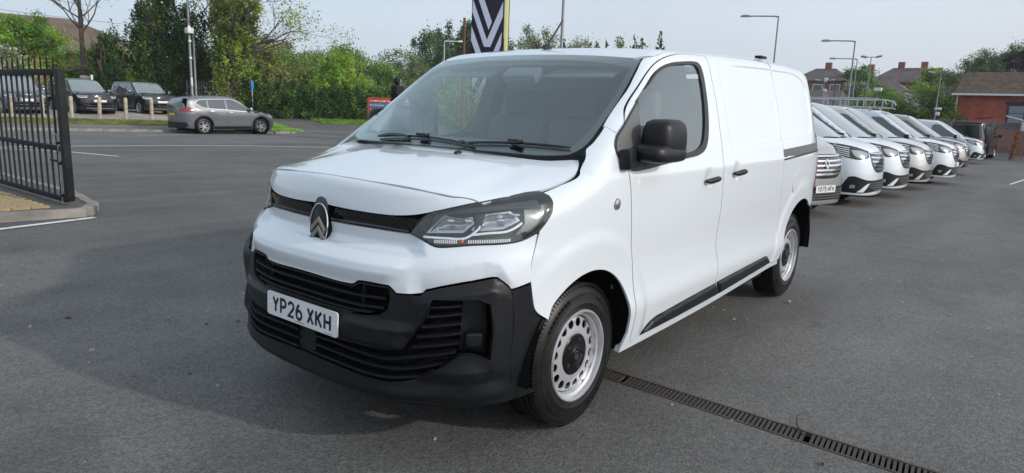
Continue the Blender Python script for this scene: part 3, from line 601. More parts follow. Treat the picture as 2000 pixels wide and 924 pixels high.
    # grille strip with slanted ribs
    gs=symf(FS([(0,.970),(.20,.970),(.346,.970),(.50,.967),(.545,.964),(.608,1.045),(.604,1.050),(.553,1.039),(.498,1.032),(.436,1.028),(.248,1.029),(.083,1.034),(0,1.038)]))
    panel('grille_back',gs,sph,DARK,van,off=-.035,thick=.003,inset=-.01,grid=.05)
    for sg in (1,-1):
        for i in range(34):
            a=.075+i*.0155; s_=[(a,.975),(a+.014,1.0),(a+.033,1.024)]; rb=MB()
            P=[Vector(one(sph,*FS([q])[0])) for q in s_]; P=[Vector((p.x-.018+.006*k,p.y*sg,p.z)) for k,p in enumerate(P)]
            for k in range(2): rb.bar(P[k],P[k+1],.0075,.012)
            rb.build('grille_rib',PLAST2,van)
    ribbon('grille_edge',[(a*sg_,b) for sg_,seq in ((-1,[(.53,.972),(.346,.978),(.2,.978)]),(1,[(.0,.978),(.2,.978),(.346,.978),(.53,.972)])) for a,b in [FS([q])[0] for q in seq]],sph,PLAST2,van,width=.008,depth=.02,off=-.012)
    # emblem
    E0=Vector((.818,0,.940)); EM=ypanelM(E0,R(-7))
    oval=lambda a,b,n=40:[(a*math.cos(2*math.pi*i/n),b*math.sin(2*math.pi*i/n)) for i in range(n)]
    m=MB(); vs=[];
    for k,(a,b,z) in enumerate(((.067,.100,-.05),(.067,.100,0),(.0615,.094,.004))): vs+=[EM@Vector((x,y,z)) for x,y in oval(a,b)]
    m.add(vs,[(k*40+i,k*40+(i+1)%40,(k+1)*40+(i+1)%40,(k+1)*40+i) for k in range(2) for i in range(40)]+[tuple(80+i for i in range(40))])
    em=m.build('emblem',BADGE,van,angle=R(40))
    m=MB(); m.tube([EM@Vector((x,y,.004)) for x,y in oval(.064,.097)+oval(.064,.097)[:1]],.0034,8,caps=False); m.build('emblem_ring',CHROME,em,smooth=True)
    m=MB()
    for dy in (.012,-.028):
        for sg in (1,-1):
            q=[(0,dy+.030),(sg*.054,dy-.022),(sg*(.050 if dy>0 else .046),dy-.050),(0,dy+.004)]
            m.add([EM@Vector((x,y,.0055)) for x,y in q]+[EM@Vector((x,y,.0105)) for x,y in [(0,dy+.023),(sg*.050,dy-.026),(sg*(.046 if dy>0 else .043),dy-.044),(0,dy+.011)]],[(4,5,6,7),(0,1,5,4),(1,2,6,5),(2,3,7,6),(3,0,4,7)])
    m.build('emblem_chevrons',mat('emblem_bronze',(.30,.28,.25),rough=.3,metal=.6),em)
    hd=MB(); vs=[]
    hp=[(x,y) for x,y in [(-.055,.05),(-.050,.092),(-.028,.122),(0,.130),(.028,.122),(.050,.092),(.055,.05)]]
    hd.add([EM@Vector((x,y,0)) for x,y in hp]+[EM@Vector((x,y,-.06)) for x,y in hp],[tuple(range(7))]+[(i,7+i,8+i,i+1) for i in range(6)]); hd.build('emblem_housing',PLAST2,van)
    # white fascia
    mt=[(0,.742),(.052,.742),(.302,.740),(.339,.760),(.477,.760),(.494,.748),(.51,.733),(.565,.735),(.608,.740),(.623,.757),(.706,.781),(.87,.813),(.896,.811),(.936,.776),(.949,.758)]
    fa=FR([(0,.966),(.346,.966),(.50,.963),(.545,.961),(.60,.941),(.65,.922),(.69,.922),(.797,.935),(.928,.942),(.997,.953),(1.060,.979)])+SF([(.396,.975),(.402,.955),(.408,.929),(.433,.862),(.437,.780)])+FR(mt[::-1])
    lin=lambda t:np.clip(t,0,1)
    def fdisp(u,z):
        a=np.abs(u)/S0
        tb=np.interp(z,[.76,.79,.885,.91],[.48,.512,.622,.60])
        cen=np.interp(z,[.755,.80,.83,.905,.925,.965,.985],[0.,.020,.020,-.024,-.026,-.006,0])
        d=cen*lin((tb-a)/.05)
        zb=np.interp(a,[.57,.84,.89,.94,1.0],[.825,.882,.870,.80,.76])
        d=d-.30*np.clip(zb-z,0,.09)*lin((a-.555)/.05)*(1-lin((a-.93)/.05))
        return d
    ff=[]
    for s_ in (1,-1):
        ff+=[FR([(s_*a,b) for a,b in q]) for q in ([(0,.910),(.3,.908),(.59,.908),(.622,.885),(.512,.79),(.49,.765)],[(0,.83),(.3,.83),(.52,.83)],[(0,.80),(.3,.80),(.50,.80)],[(.57,.825),(.84,.882),(.89,.870),(.94,.80)],[(.555,.885),(.457,.79)])]
    panel('front_fascia',symf(fa),front,WHITE,van,grid=.018,disp=fdisp,sharp=32,feats=ff)
    # black bumper
    top=[(a,b-.003) for a,b in mt]
    edge=SF([(.436,.772),(.42,.672),(.4,.638),(.337,.594)])+SF([(.03+.405*math.cos(R(a)),.36+.405*math.sin(R(a))) for a in (26,14,2,-8)])
    bp=symf(FR(top)+edge+FR([(1.13,.262),(.95,.250),(.8,.250),(.6,.258),(.3,.268),(0,.270)]))
    mouth=symf(FR([(0,.615),(.232,.616),(.359,.620),(.440,.635),(.474,.661),(.482,.72),(.474,.746),(.345,.746),(.305,.726),(0,.728)]))
    low=FR([(0,.372),(.19,.368),(.44,.355),(.52,.362),(.60,.392),(.699,.459),(.752,.505),(.80,.505),(.862,.48),(.868,.60),(.858,.708),(.815,.728),(.66,.725),(.60,.60),(.545,.505),(.45,.487),(.19,.487),(0,.490)])
    def bdisp(u,z):
        a=np.abs(u)/S0
        zt=np.interp(a,[.57,.63,.70,.87,.90,.95],[.745,.755,.781,.812,.80,.757])
        d=.028*lin((zt-z)/.045)*lin((a-.57)/.07)*(1-lin((a-.878)/.085))*lin((z-.375)/.05)
        zh=np.interp(a,[.42,.6,.75,.80,.88,.96],[.35,.39,.50,.50,.42,.36])
        d=d+.018*sm((zh-z)/.13)*lin((a-.36)/.2)*(1-lin((a-.90)/.10))*lin((z-.285)/.03)
        d=d+.008*(1-lin((z-.30)/.03))*(1-sm((a-.80)/.2))*lin((z-.272)/.012)
        d=d+.016*(1-sm((a-.50)/.06))*(1-sm((z-.58)/.03))*sm((z-.49)/.03)
        d=d+.010*lin((.61-z)/.02)*lin((z-.56)/.02)*lin((a-.47)/.05)*(1-lin((a-.57)/.03))
        return d
    panel('front_bumper',bp,front,PLAST,van,grid=.02,disp=bdisp,holes=[mouth,symf(low)],sharp=28,thick=.03,feats=[FR([(s_*x_,y_) for x_,y_ in q]) for s_ in (1,-1) for q in ([(.878,.805),(.878,.70),(.878,.38),(.90,.34)],[(.60,.70),(.70,.726),(.87,.757),(.878,.745)],[(.45,.34),(.6,.375),(.66,.41)],[(.90,.40),(.80,.30),(.6,.27),(.3,.27)])])
    for sg in (1,-1): ribbon('bumper_joint',[(sg*.952*S0,.748),(sg*.962*S0,.61),(sg*.955*S0,.45),(sg*.965*S0,.36)],front,DARK,van,width=.006,depth=.006,off=.0)
    panel('grille_back',symf(FR([(0,.34),(.6,.36),(.90,.42),(.90,.74),(.62,.74),(.5,.76),(0,.75)])),front,DARK,van,off=-.085,thick=.003,inset=0,grid=.06)
    for z,e_ in ((.698,.462),(.657,.455),(.632,.40)):
        ribbon('mouth_slat',[(-e_*S0,z+.006),(-.30*S0,z),(0,z+.002),(.30*S0,z),(e_*S0,z+.006)],front,PLAST,van,width=.010,depth=.04,off=-.025)
    for sg in (1,-1):
        ribbon('mouth_post',[(sg*.335*S0,.622),(sg*.335*S0,.745)],front,PLAST,van,width=.014,depth=.03,off=-.05)
        for seq in ([(.05,.462),(.188,.464),(.375,.453),(.468,.450),(.569,.473),(.742,.508)],[(.05,.425),(.199,.422),(.43,.412),(.541,.419),(.70,.460)],[(.05,.385),(.202,.383),(.46,.372),(.606,.396)],
                    [(.632,.650),(.76,.668)],[(.614,.608),(.76,.629)],[(.596,.564),(.76,.589)],[(.577,.519),(.758,.548)],[(.642,.688),(.76,.700)]):
            ribbon('lower_slat',[(sg*a*S0,b) for a,b in seq],front,PLAST,van,width=.009,depth=.045,off=-.022)
        o=panel('fog_surround',[(sg*a*S0,b) for a,b in [(.765,.715),(.862,.705),(.869,.60),(.866,.475),(.80,.50),(.757,.50)]],front,PLAST,van,off=-.045,thick=.04,inset=0,grid=.03,sharp=30)
        P=one(front,sg*.81*S0,.552); m=MB(); m.box((0,0,0),(.05,.075,.062)); b=m.build('fog_blank',PLAST,van,bevel=.012,bseg=3); b.location=Vector(P)-Vector((.035*math.cos(.81),sg*.035*math.sin(.81),0)); b.rotation_euler=(0,0,sg*.81)
    ribbon('centre_post',[(0,.375),(0,.50)],front,PLAST,van,width=.12,depth=.05,off=-.04)
    panel('plate_plinth',FR([(-.30,.485),(.30,.485),(.31,.625),(-.31,.625)]),front,PLAST,van,off=.002,thick=.05,inset=0,grid=.04)
    plate(van,(.925,0,.556),'YP26 XKH',ry=R(-2),marks=True)
    # dark inner shell, underbody, wheel housings
    sh=[(.36,.30),(.40,.95),(.25,1.10),(.05,1.15),(-.22,1.185),(-1.0,1.20),(-1.40,1.22),(-1.42,1.80),(-2.6,1.83),(-3.7,1.80),(-3.78,.40)]
    hol=[[(.03+.42*math.cos(R(a)),.36+.42*math.sin(R(a))) for a in range(0,360,15)],[(-3.22+.445*math.cos(R(a)),.40+.445*math.sin(R(a))) for a in range(0,360,15)]]
    sh2=[(-2.80,.30)]+[(-.40,.28)]; 
    body=[(.44,.50),(.42,.95),(.25,1.10),(.05,1.15),(-.22,1.185),(-1.36,1.215),(-1.38,1.80),(-2.6,1.83),(-3.7,1.80),(-3.78,.78),(-3.45,.80),(-3.22,.85),(-3.0,.80),(-2.83,.65),(-2.76,.40),(-1.6,.31),(-.42,.27),(-.38,.40),(-.33,.60),(-.20,.73),(.03,.785),(.2,.74),(.36,.62)]
    o=panel('inner_shell',body,side,DARK,van,off=-.028,thick=.004,inset=0,grid=.10,sharp=30); mirror(o)
    m=MB(); m.box((-1.55,0,.30),(2.3,1.68,.10)); m.box((-1.6,0,.27),(3.9,.95,.08)); m.box((.45,0,.30),(.55,1.3,.06)); m.box((.62,0,.27),(.03,1.1,.09)); m.box((.42,0,.265),(.03,1.3,.09)); m.box((-3.7,0,.45),(.3,1.5,.12)); m.build('underbody',DARK,van)  # thin front cross panels are added to block low sun under the bumper
    for cx,cz,rr in ((.03,.36,.425),(-3.22,.40,.448)):
        for sg in (1,-1):
            m=MB(); n=20; pr=[]
            an=[R(-6+192*i/n) for i in range(n+1)]
            vs=[(cx+rr*math.cos(a),sg*.925,cz+rr*math.sin(a)) for a in an]+[(cx+rr*math.cos(a),sg*.50,cz+rr*math.sin(a)) for a in an]
            vs.append((cx,sg*.50,cz)); fs=[(i,i+1,n+2+i,n+1+i) for i in range(n)]+[(n+1+i,n+2+i,2*n+2) for i in range(n)]
            m.add(vs,fs); m.build('wheel_arch_liner',DARK,van)
    for x,yy in ((0.02,.79),(-3.22,.785)):
        for sg in (1,-1): wheel_parts(van,(x,sg*yy,.343),sg)
    # mirrors
    for sg in (1,-1):
        mm=empty('door_mirror'); mm.parent=van
        m=MB(); import bmesh
        def blob(c,d,n1=20,n2=14,e1=.55,e2=.6,shear=0):
            vs=[];fs=[]; p=lambda q,e:math.copysign(abs(q)**e,q)
            for i in range(n2+1):
                ph=-math.pi/2+math.pi*i/n2
                for j in range(n1):
                    th=2*math.pi*j/n1; x=p(math.cos(ph),e1)*p(math.cos(th),e2); y=p(math.cos(ph),e1)*p(math.sin(th),e2); z=p(math.sin(ph),e1)
                    vs.append((c[0]+d[0]*x*(1-.12*(y*1 if y>0 else 0)),c[1]+d[1]*(y)*(1-.10*max(z,0)),c[2]+d[2]*z+shear*x))
            fs=[(i*n1+j,i*n1+(j+1)%n1,(i+1)*n1+(j+1)%n1,(i+1)*n1+j) for i in range(n2) for j in range(n1)]
            return vs,fs
        m=MB(); m.add(*blob((-.475,1.015,1.358),(.138,.083,.098),e1=.5,e2=.52)); m.build('mirror_shell',PLAST,mm,smooth=True)
        m=MB(); m.add(*blob((-.445,1.010,1.292),(.180,.092,.046),e1=.5,e2=.5)); m.build('mirror_base',PLAST,mm,smooth=True)
        m=MB(); m.bar((-.235,.925,1.262),(-.245,.985,1.268),.14,.10); m.build('mirror_arm',PLAST,mm,bevel=.02)
        m=MB(); m.box((-.50,.935,1.365),(.20,.012,.15)); m.build('mirror_glass',CHROME,mm,bevel=.01)
        if sg<0: mm.scale=(1,-1,1)
    # handles, repeater, aerial, camera stub
    for cx,cz in ((-1.235,1.108),(-1.672,1.129)):
        for sg in (1,-1):
            P=one(side,cx,cz); m=MB(); n=9
            pts=[(cx-.092+.184*i/(n-1),P[1]+.004+.030*math.sin(math.pi*min(1,max(0,(i+.3)/(n-.4))))**.5,cz+.004*math.sin(i*.6)) for i in range(n)]
            m.tube(pts,[.010,.015,.0165,.017,.017,.017,.0165,.015,.010],10); o=m.build('door_handle',PLAST,van,smooth=True)
            if sg<0: o.scale=(1,-1,1)
    for sg in (1,-1):
        P=one(side,-.14,1.06); m=MB(); m.lathe([(0,.006),(.014,.006),(.018,.004),(.026,.003),(.028,-.004)],20,Matrix.Translation((P[0],P[1]+.003,P[2]))@Matrix.Rotation(R(90),4,'Z')); o=m.build('side_repeater',SATIN,van,smooth=True,angle=R(30))
        m2=MB(); m2.lathe([(0,.012),(.010,.010),(.012,.003)],14,Matrix.Translation((P[0],P[1]+.003,P[2]))@Matrix.Rotation(R(90),4,'Z')); m2.build('repeater_lens',LENS,o,smooth=True)
        if sg<0: o.scale=(1,-1,1)
    P=one(scr,-.86,0); m=MB(); m.box((0,0,0),(.10,.035,.03),taper=.35); o=m.build('aerial_base',PLAST,van,bevel=.006); o.location=Vector(P)+Vector((0,0,.013))
    m=MB(); m.tube([Vector(P)+Vector((.0,0,.018)),Vector(P)+Vector((-.055,0,.075)),Vector(P)+Vector((-.155,0,.185))],[.008,.0065,.0055],8); m.build('aerial_whip',PLAST,van,smooth=True)
    P=one(scr,-2.62,.70); m=MB(); m.box((0,0,0),(.12,.05,.02)); o=m.build('roof_mount_cover',PLAST,van,bevel=.004); o.location=Vector(P)+Vector((0,0,.02))
    # wipers
    def wiper(piv,end,sp):
        w_=empty('wiper'); w_.parent=van
        f=lambda x,y,h:Vector(one(scr,x,y))+Vector((.35*h,0,.9*h))
        m=MB(); pts=[f(piv[0]+(sp[0]-piv[0])*t,piv[1]+(sp[1]-piv[1])*t,(.016+.010*math.sin(math.pi*t))) for t in np.linspace(0,1,7)]; m.tube(pts,[.010,.009,.008,.007,.007,.006,.006],6); m.build('wiper_arm',PLAST2,w_,smooth=True)
        m=MB(); pts=[f(sp[0]+(end[0]-sp[0])*t,sp[1]+(end[1]-sp[1])*t,.011) for t in np.linspace(0,1,14)]; m.tube(pts,[.005]+[.007]*12+[.005],6); m.build('wiper_blade',PLAST2,w_,smooth=True)
        m=MB(); mdp=f((sp[0]+end[0])/2,(sp[1]+end[1])/2,.024); m.box(mdp,(.035,.07,.02),rz=0); m.build('blade_clip',PLAST2,w_,bevel=.005)
    wiper((.10,-.18),(.110,.29),(.075,-.46)); wiper((.125,.20),(-.030,.76),(.105,.22))
    # cabin
    m=MB(); pr=[(.02,.95),(.02,1.17),(-.10,1.235),(-.30,1.235),(-.40,1.19),(-.45,1.05),(-.40,.80),(-.2,.70)]
    m.prism(pr,'y',-.76,.76); m.build('dashboard',DASH,van,bevel=.02)
    m=MB(); m.box((-.36,-.40,1.245),(.16,.36,.05),taper=.7); m.build('instrument_hood',DASH,van,bevel=.015)
    m=MB(); M0=Matrix.Translation((-.58,-.40,1.16))@Matrix.Rotation(R(62),4,'Y')
    c=[(.185*math.cos(2*math.pi*i/28),.185*math.sin(2*math.pi*i/28),0) for i in range(29)]; m.tube([M0@Vector(q) for q in c],.016,8,caps=False)
    for a in (0,180,90 if False else 270): m.bar(M0@Vector((0,0,-.01)),M0@Vector((.18*math.sin(R(a+90)),.18*math.cos(R(a+90)),0)),.035,.015)
    m.box(M0@Vector((0,0,-.01)),(.06,.12,.12)); m.build('steering_wheel',RUB,van,smooth=True,angle=R(50))
    for y,wd in ((-.42,.50),(.28,.86)):
        s_=empty('seat'); s_.parent=van
        m=MB(); m.prism([(-.62,.78),(-.60,.92),(-1.05,.86),(-1.12,.76)],'y',y-wd/2,y+wd/2); m.build('seat_base',FABRIC,s_,bevel=.04,bseg=3)
        m=MB(); m.prism([(-1.02,.86),(-1.10,1.42),(-1.22,1.44),(-1.20,.84)],'y',y-wd/2+.01,y+wd/2-.01); m.build('seat_back',FABRIC,s_,bevel=.04,bseg=3)
        for k in ([0] if wd<.6 else [-.22,.22]): m=MB(); m.box((-1.17,y+k,1.52),(.09,.25,.17)); m.build('head_rest',FABRIC,s_,bevel=.035,bseg=3)
    m=MB(); m.prism([(-.80,.55),(.80,.55),(.86,1.0),(.84,1.22),(.75,1.5),(.66,1.78),(-.66,1.78),(-.75,1.5),(-.84,1.22),(-.86,1.0)],'x',-1.385,-1.355); m.build('bulkhead',mat('bulkhead_grey',(.20,.215,.22),rough=.6),van)
    m=MB(); m.box((-.6,0,.62),(1.5,1.6,.04)); m.build('cab_floor',DARK,van)
    panel('headliner',sym([(-.66,0),(-.68,.5),(-.70,.68),(-1.35,.68),(-1.35,0)]),scr,LINER,van,off=-.05,thick=.01,grid=.15)
    m=MB(); mdp=Vector(one(scr,-.52,.06))-Vector((.03,0,.055)); m.box(mdp,(.10,.24,.06),M=Matrix.Rotation(R(33),4,'Y')); m.build('sensor_housing',DASH,van,bevel=.02)
    for sg in (-1,1):
        P=one(scr,-.58,sg*.42); m=MB(); m.box(Vector(P)-Vector((.05,0,.05)),(.15,.44,.012),M=Matrix.Rotation(R(20),4,'Y')); m.build('sun_visor',DASH,van,bevel=.004)
    o=panel('door_card',[(-.30,.60),(-.28,1.19),(-1.38,1.235),(-1.38,.60)],side,DASH,van,off=-.07,thick=.01,inset=0,grid=.15); mirror(o)
    return van
HERO=hero_van()
# ground stub
# ---------------------------------------------------------------- other vehicles: one shell per body type, overlays for lamps, glass and grilles
BLACKG=mat('privacy_glass',(.008,.009,.011),rough=.12,spec=.4)
DGL=mat('car_glass',(.03,.045,.045),rough=.04,coat=1,spec=1.0); SCRG=mat('screen_glass',(.16,.20,.20),rough=.05,coat=1,spec=1.0)
LAMPG=mat('lamp_unit',(.30,.32,.34),rough=.12,metal=.5,coat=1)
def vehicle(B,sp,name,label,group,cat,body):
    L=lifts(B,S0=1.0); side,bon,scr,front,rear=L['side'],L['bon'],L['scr'],L['front'],L['rear']; g=sp.get('grid',.09)
    v=empty(name,label=label,cat=cat,group=group)
    XZ=lambda P:(P[0],P[2]); XY=lambda P:(P[0],P[1])
    sym=lambda h:h+[(a,-b) for a,b in reversed(h) if abs(b)>1e-6]; symf=lambda h:h+[(-a,b) for a,b in reversed(h) if abs(a)>1e-6]
    tF=sp['tF']; zt=sp['zt']; z0=sp['sill']; corner=one(front,tF,zt)
    cmb=L['comb']; bs=[one(cmb,a,b) for a,b in sp['bside']]; ws=[one(cmb,a,b) for a,b in sp['wside']]; rs=[one(scr,a,b) for a,b in sp['rside']]
    rs[-1]=np.array(rs[-1])
    fr=[one(front,t,zt) for t in np.linspace(0,tF,7)]
    # front shell
    panel('front_body',symf([(0,zt-.002)]+[(t,zt-.002) for t in np.linspace(0,tF,7)[1:]]+[(tF,z0+.12),(tF,z0),(0,z0-.02)]),front,body,v,inset=0,grid=g,sharp=30)
    panel('bonnet',sym([XY(P) for P in fr]+[XY(P) for P in bs]+sp['cowl']),bon,body,v,inset=.003,grid=g,sharp=40)
    # side shell
    xr=B.xr+.22; ax=sp['axles']; ar=sp['arch']
    arch=lambda cx:[(cx+ar*math.cos(R(a)),sp['hub']+ar*math.sin(R(a))) for a in np.linspace(180,0,13)]
    zr=rs[-1][2]
    fx=one(front,tF,z0); fm=one(front,tF,(z0+zt)/2)
    o=[(xr,z0+.06),(xr-.02,(z0+zr)/2),XZ(rs[-1])]+[XZ(P) for P in rs[::-1][1:]]+[XZ(P) for P in ws[::-1]]+[XZ(P) for P in bs[::-1]]+[XZ(corner),XZ(fm),(XZ(fx)[0],z0)]
    o+=[p for p in arch(ax[0])[::-1] if p[1]>z0+.02 and p[0]<XZ(fx)[0]-.02]+[(ax[0]-ar-.02,z0),(ax[1]+ar+.02,z0)]+[p for p in arch(ax[1])[::-1] if p[1]>z0+.02]+[(ax[1]-ar-.02,z0+.03)]
    s=panel('body_side',o,side,body,v,inset=0,grid=g,sharp=24,step=.06); mirror(s)
    # windscreen, roof
    panel('windscreen',sym([XY(P) for P in ws][::-1] and sp['wscreen']),scr,sp.get('screen',SCRG),v,inset=.01,grid=g,sharp=50)
    panel('roof',sym(sp['rfront']+[XY(P) for P in ws[-1:]]+[XY(P) for P in rs]+[(rs[-1][0]-.06,rs[-1][1]*.8),(rs[-1][0]-.08,0)]),scr,body,v,inset=.002,grid=g*1.4,sharp=40)
    bx=B.xr+.1
    t1=math.atan2(-.80,1.3)
    RP=sp.get('rear_panels',[])
    # rear shell
    rt=abs(math.atan2(1.0,-(xr-(B.xrear0-.1))/1.0)); PR=one(side,xr,z0+.3); rt=math.atan2(PR[1],(B.xrear0-.1)-xr)
    ztop=zr-.03
    RT=lambda z:math.atan2(one(side,xr,z)[1],(B.xrear0-.1)-xr)
    panel('tailgate',symf([(0,z0+.0)]+[(RT(z),z) for z in np.linspace(z0+.05,ztop,7)]+[(0,ztop+.02)]),rear,body,v,inset=0,grid=g,sharp=40)
    for q in sp['panels']:
        nm,lf,pts,m,off=q[:5]; kw=q[5] if len(q)>5 else {}
        f=L[lf]; kind=kw.get('k','m')
        if kind=='sym': panel(nm,symf(pts) if lf in('front','rear') else sym(pts),f,m,v,inset=0,off=off,grid=g,sharp=kw.get('sharp',40),thick=kw.get('thick',.008+off))
        elif kind=='rib':
            o=ribbon(nm,pts,f,m,v,width=kw.get('w',.008),depth=kw.get('d',.006),off=off,step=.06)
            if not kw.get('solo'):
                if lf in('front','rear'): ribbon(nm,[(-a,b) for a,b in pts],f,m,v,width=kw.get('w',.008),depth=kw.get('d',.006),off=off,step=.06)
                else: mirror(o)
        else:
            if lf in('front','rear'):
                for sg in (1,-1): panel(nm,[(sg*a,b) for a,b in pts],f,m,v,inset=0,off=off,grid=g*.7,sharp=40,thick=.008+off)
            else: mirror(panel(nm,pts,f,m,v,inset=0,off=off,grid=g*.7,sharp=40,thick=.008+off))
    m=MB(); xm=(ax[0]+ax[1])/2; m.box((xm,0,z0+.06),(abs(ax[1]-ax[0])-.7,1.6,.10)); m.box((xm,0,z0+.12),(abs(B.xr)-.2,1.0,.2)); m.build('underbody',DARK,v)
    for x in ax:
        for sg in (1,-1):
            wheel_parts(v,(x,sg*sp['track'],sp['wr']),sg,r=sp['wr'],rim_r=sp.get('rim',.225),w=.215,style='alloy',tyre_parts=False)
            m=MB(); m.lathe([(0,.0),(ar+.02,.0),(ar+.02,.36)],20,Matrix.Translation((x,sg*.52,sp['hub']))@Matrix.Rotation(R(90*sg),4,'Z')); m.build('wheel_arch_liner',DARK,v)
        m=MB(); m.box((x,0,sp['wr']),(.1,1.3,.1)); m.build('axle',DARK,v)
    mx,my,mz=sp['mirror']
    for sg in (1,-1):
        m=MB(); m.box((mx,sg*(my+.13),mz+.03),(.13,.20,.17),taper=.85); m.bar((mx,sg*(my-.08),mz-.02),(mx,sg*(my+.10),mz-.01),.08,.05); m.build('door_mirror',sp.get('mirror_m',body),v,bevel=.03)
    return v
TRB=Body(**TRAF)
def circ(cx,cz,r,n=14): return [(cx+r*math.cos(2*math.pi*i/n),cz+r*math.sin(2*math.pi*i/n)) for i in range(n)]
TRS=dict(tF=1.05,zt=1.00,sill=.24,hub=.36,arch=.41,axles=(0,-3.1),wr=.335,track=.82,mirror=(-.22,.96,1.22),mirror_m=PLAST,
 bside=[(.30,.875),(.16,.885),(.06,.885)],cowl=[(.09,.80),(.16,.5),(.19,.2),(.19,0)],
 wside=[(-.02,.885),(-.25,.86),(-.55,.82),(-.86,.775),(-1.0,.755)],rside=[(-1.25,.745),(-2.2,.76),(-3.2,.76),(-3.85,.74)],
 wscreen=[(.18,0),(.175,.2),(.145,.5),(.075,.79),(-.02,.875),(-.25,.85),(-.55,.81),(-.86,.765),(-.98,.70),(-1.0,.4),(-1.0,0)],rfront=[(-1.003,0),(-1.003,.4),(-.99,.70)],
 panels=[('headlamp','front',[(.52,1.015),(.72,1.075),(.87,1.115),(1.08,1.14),(1.30,1.165),(1.24,1.10),(1.16,1.0),(1.10,.955),(.93,.90),(.79,.875),(.70,.885),(.56,.91)],PLAST2,.003),
  ('headlamp_lens','front',[(.56,.99),(.72,1.035),(.90,1.045),(.86,.96),(.78,.905),(.70,.905),(.60,.925)],LAMPG,.006)]+
  [('running_light','front',[(.93+.05*i,.93+.035*i),(1.02+.045*i,.965+.033*i)],CHROME,.007,dict(k='rib',w=.016,d=.006)) for i in range(0)]+
  [('running_light','front',[(.93,1.075-.036*i),(1.20-.015*i,1.125-.036*i)],PLATEW,.007,dict(k='rib',w=.014,d=.006)) for i in range(5)]+
  [('grille','front',[(0,1.01),(.25,1.01),(.50,1.00),(.50,.88),(.46,.76),(.34,.655),(.2,.635),(0,.63)],PLAST2,.003,dict(k='sym')),
  ]+[('grille_bar','front',[(0,z),(.25,z),(e,z+.01)],CHROME,.012,dict(k='rib',w=.028,d=.014)) for z,e in ((.975,.49),(.905,.50),(.835,.48),(.765,.44),(.70,.37))]+
  [('lower_grille','front',[(0,.50),(.4,.50),(.62,.515),(.83,.58),(.92,.565),(.96,.49),(1.03,.33),(1.0,.285),(.68,.27),(.3,.29),(0,.29)],PLAST,.003,dict(k='sym')),
  ('bumper_blade','front',[(.50,.45),(.58,.43),(.76,.285),(.64,.285)],'body',.008),
  ('fog_lamp','front',[(.80,.42),(.88,.42),(.88,.36),(.80,.36)],SATIN,.007)]+
  [('lower_bar','front',[(0,z),(.30,z),(.5-.1*(z<.34),z+.01)],TRIM,.010,dict(k='rib',w=.012,d=.012)) for z in (.325,.365,.405,.445)]+
  [('badge_diamond','front',[(0,.93),(.05,.86),(0,.79)],CHROME,.022,dict(k='rib',w=.018,d=.01)),
  ('side_window','side',[(-.40,1.22),(-1.25,1.25),(-1.28,1.70),(-1.18,1.78),(-.95,1.77),(-.70,1.60),(-.20,1.28),(-.16,1.22)],DGL,.003),
  ('shut_line','side',[(-.32,.30),(-.30,.8),(-.20,1.20)],RUB,.0,dict(k='rib',w=.008,d=.002)),('shut_line','side',[(-1.38,.30),(-1.36,1.2),(-1.36,1.85)],RUB,.0,dict(k='rib',w=.008,d=.002)),
  ('bonnet_gap','front',[(.50,1.02),(.8,1.10),(1.10,1.15)],RUB,.0,dict(k='rib',w=.008,d=.002)),
  ('sill_trim','side',[(-.42,.26),(-2.65,.26),(-2.65,.33),(-.42,.33)],PLAST,.006),
  ('side_moulding','side',[(-.45,.55),(-2.6,.55),(-2.6,.63),(-.45,.63)],PLAST,.010),
  ('wiper','scr',[(.12,.70),(.10,.40),(.13,.10)],RUB,.02,dict(k='rib',w=.02,d=.02,solo=1)),('wiper','scr',[(.14,.05),(.10,-.30),(.03,-.72)],RUB,.02,dict(k='rib',w=.02,d=.02,solo=1)),
  ('rear_lamp','rear',[(.62,.75),(.70,.75),(.68,1.4),(.60,1.4)],REDL,.006)])
def recolour(o,base,new):
    for q in [o]+list(o.children_recursive):
        if q.type=='MESH':
            for s in q.material_slots:
                if s.material==base: s.link='OBJECT'; s.material=new
def spec_body(sp,m): return dict(sp,panels=[tuple(m if x=='body' else x for x in q) for q in sp['panels']])
def place(o,x,y,rz,label=None,dz=0):
    o.location=(x,y,zg(x,y)+dz); o.rotation_euler=(0,0,R(rz))
    if label: o['label']=label
    return o
def zg(x,y):
    q=-y*.984-(x+13)*.18
    l=np.interp(q,[8,12,18,22,31,33.5,35.5,38,60],[0,-.03,-.13,-.16,-.16,.0,.20,.45,.60])
    return float(l-.0125*max(0,-x-2)*min(max(1-(-x-40)/60,0),1))
tv=vehicle(TRB,spec_body(TRS,WHITE2),'parked_van','nearest bright white van in the row, whole headlamp and lower black bumper showing','vans parked in a row beside the yard','van',WHITE2)
place(tv,-11.8,-.95,90)
vans=[tv]
for x,y,rz,base,lab in ((-9.15,-1.15,72,'silver','silver van with plate YO75 HFH at the near end of the row'),
    (-14.15,-.86,90,'white','white van parked between the fully visible white van and the silver van'),(-17.0,-.78,90,'silver2','silver grey van in the middle of the row between two white vans'),
    (-19.9,-.52,90,'white','white van under the roof rack, between a silver grey and a warm grey one'),(-25.6,-.75,90,'champ','warm grey van near the far end of the row, partly hidden by a white one'),
    (-37.0,-1.1,90,'white','last white van of the row, standing apart beside the black van')):
    c=copy_tree(tv); place(c,x,y,rz,lab); vans.append(c)
    nm={'silver':SILVER,'silver2':mat('silver_van_paint',(.58,.585,.585),rough=.3,metal=.3,coat=1),'champ':CHAMP}.get(base)
    if nm: recolour(c,WHITE2,nm)
    if base=='white' and x<-13: pass
plate(vans[1],(.965,0,.47),'YO75 HFH',ry=0)
plate(vans[4],(.955,-.0,.56),'YO26 DVA' if False else '',ry=0,screws=False)
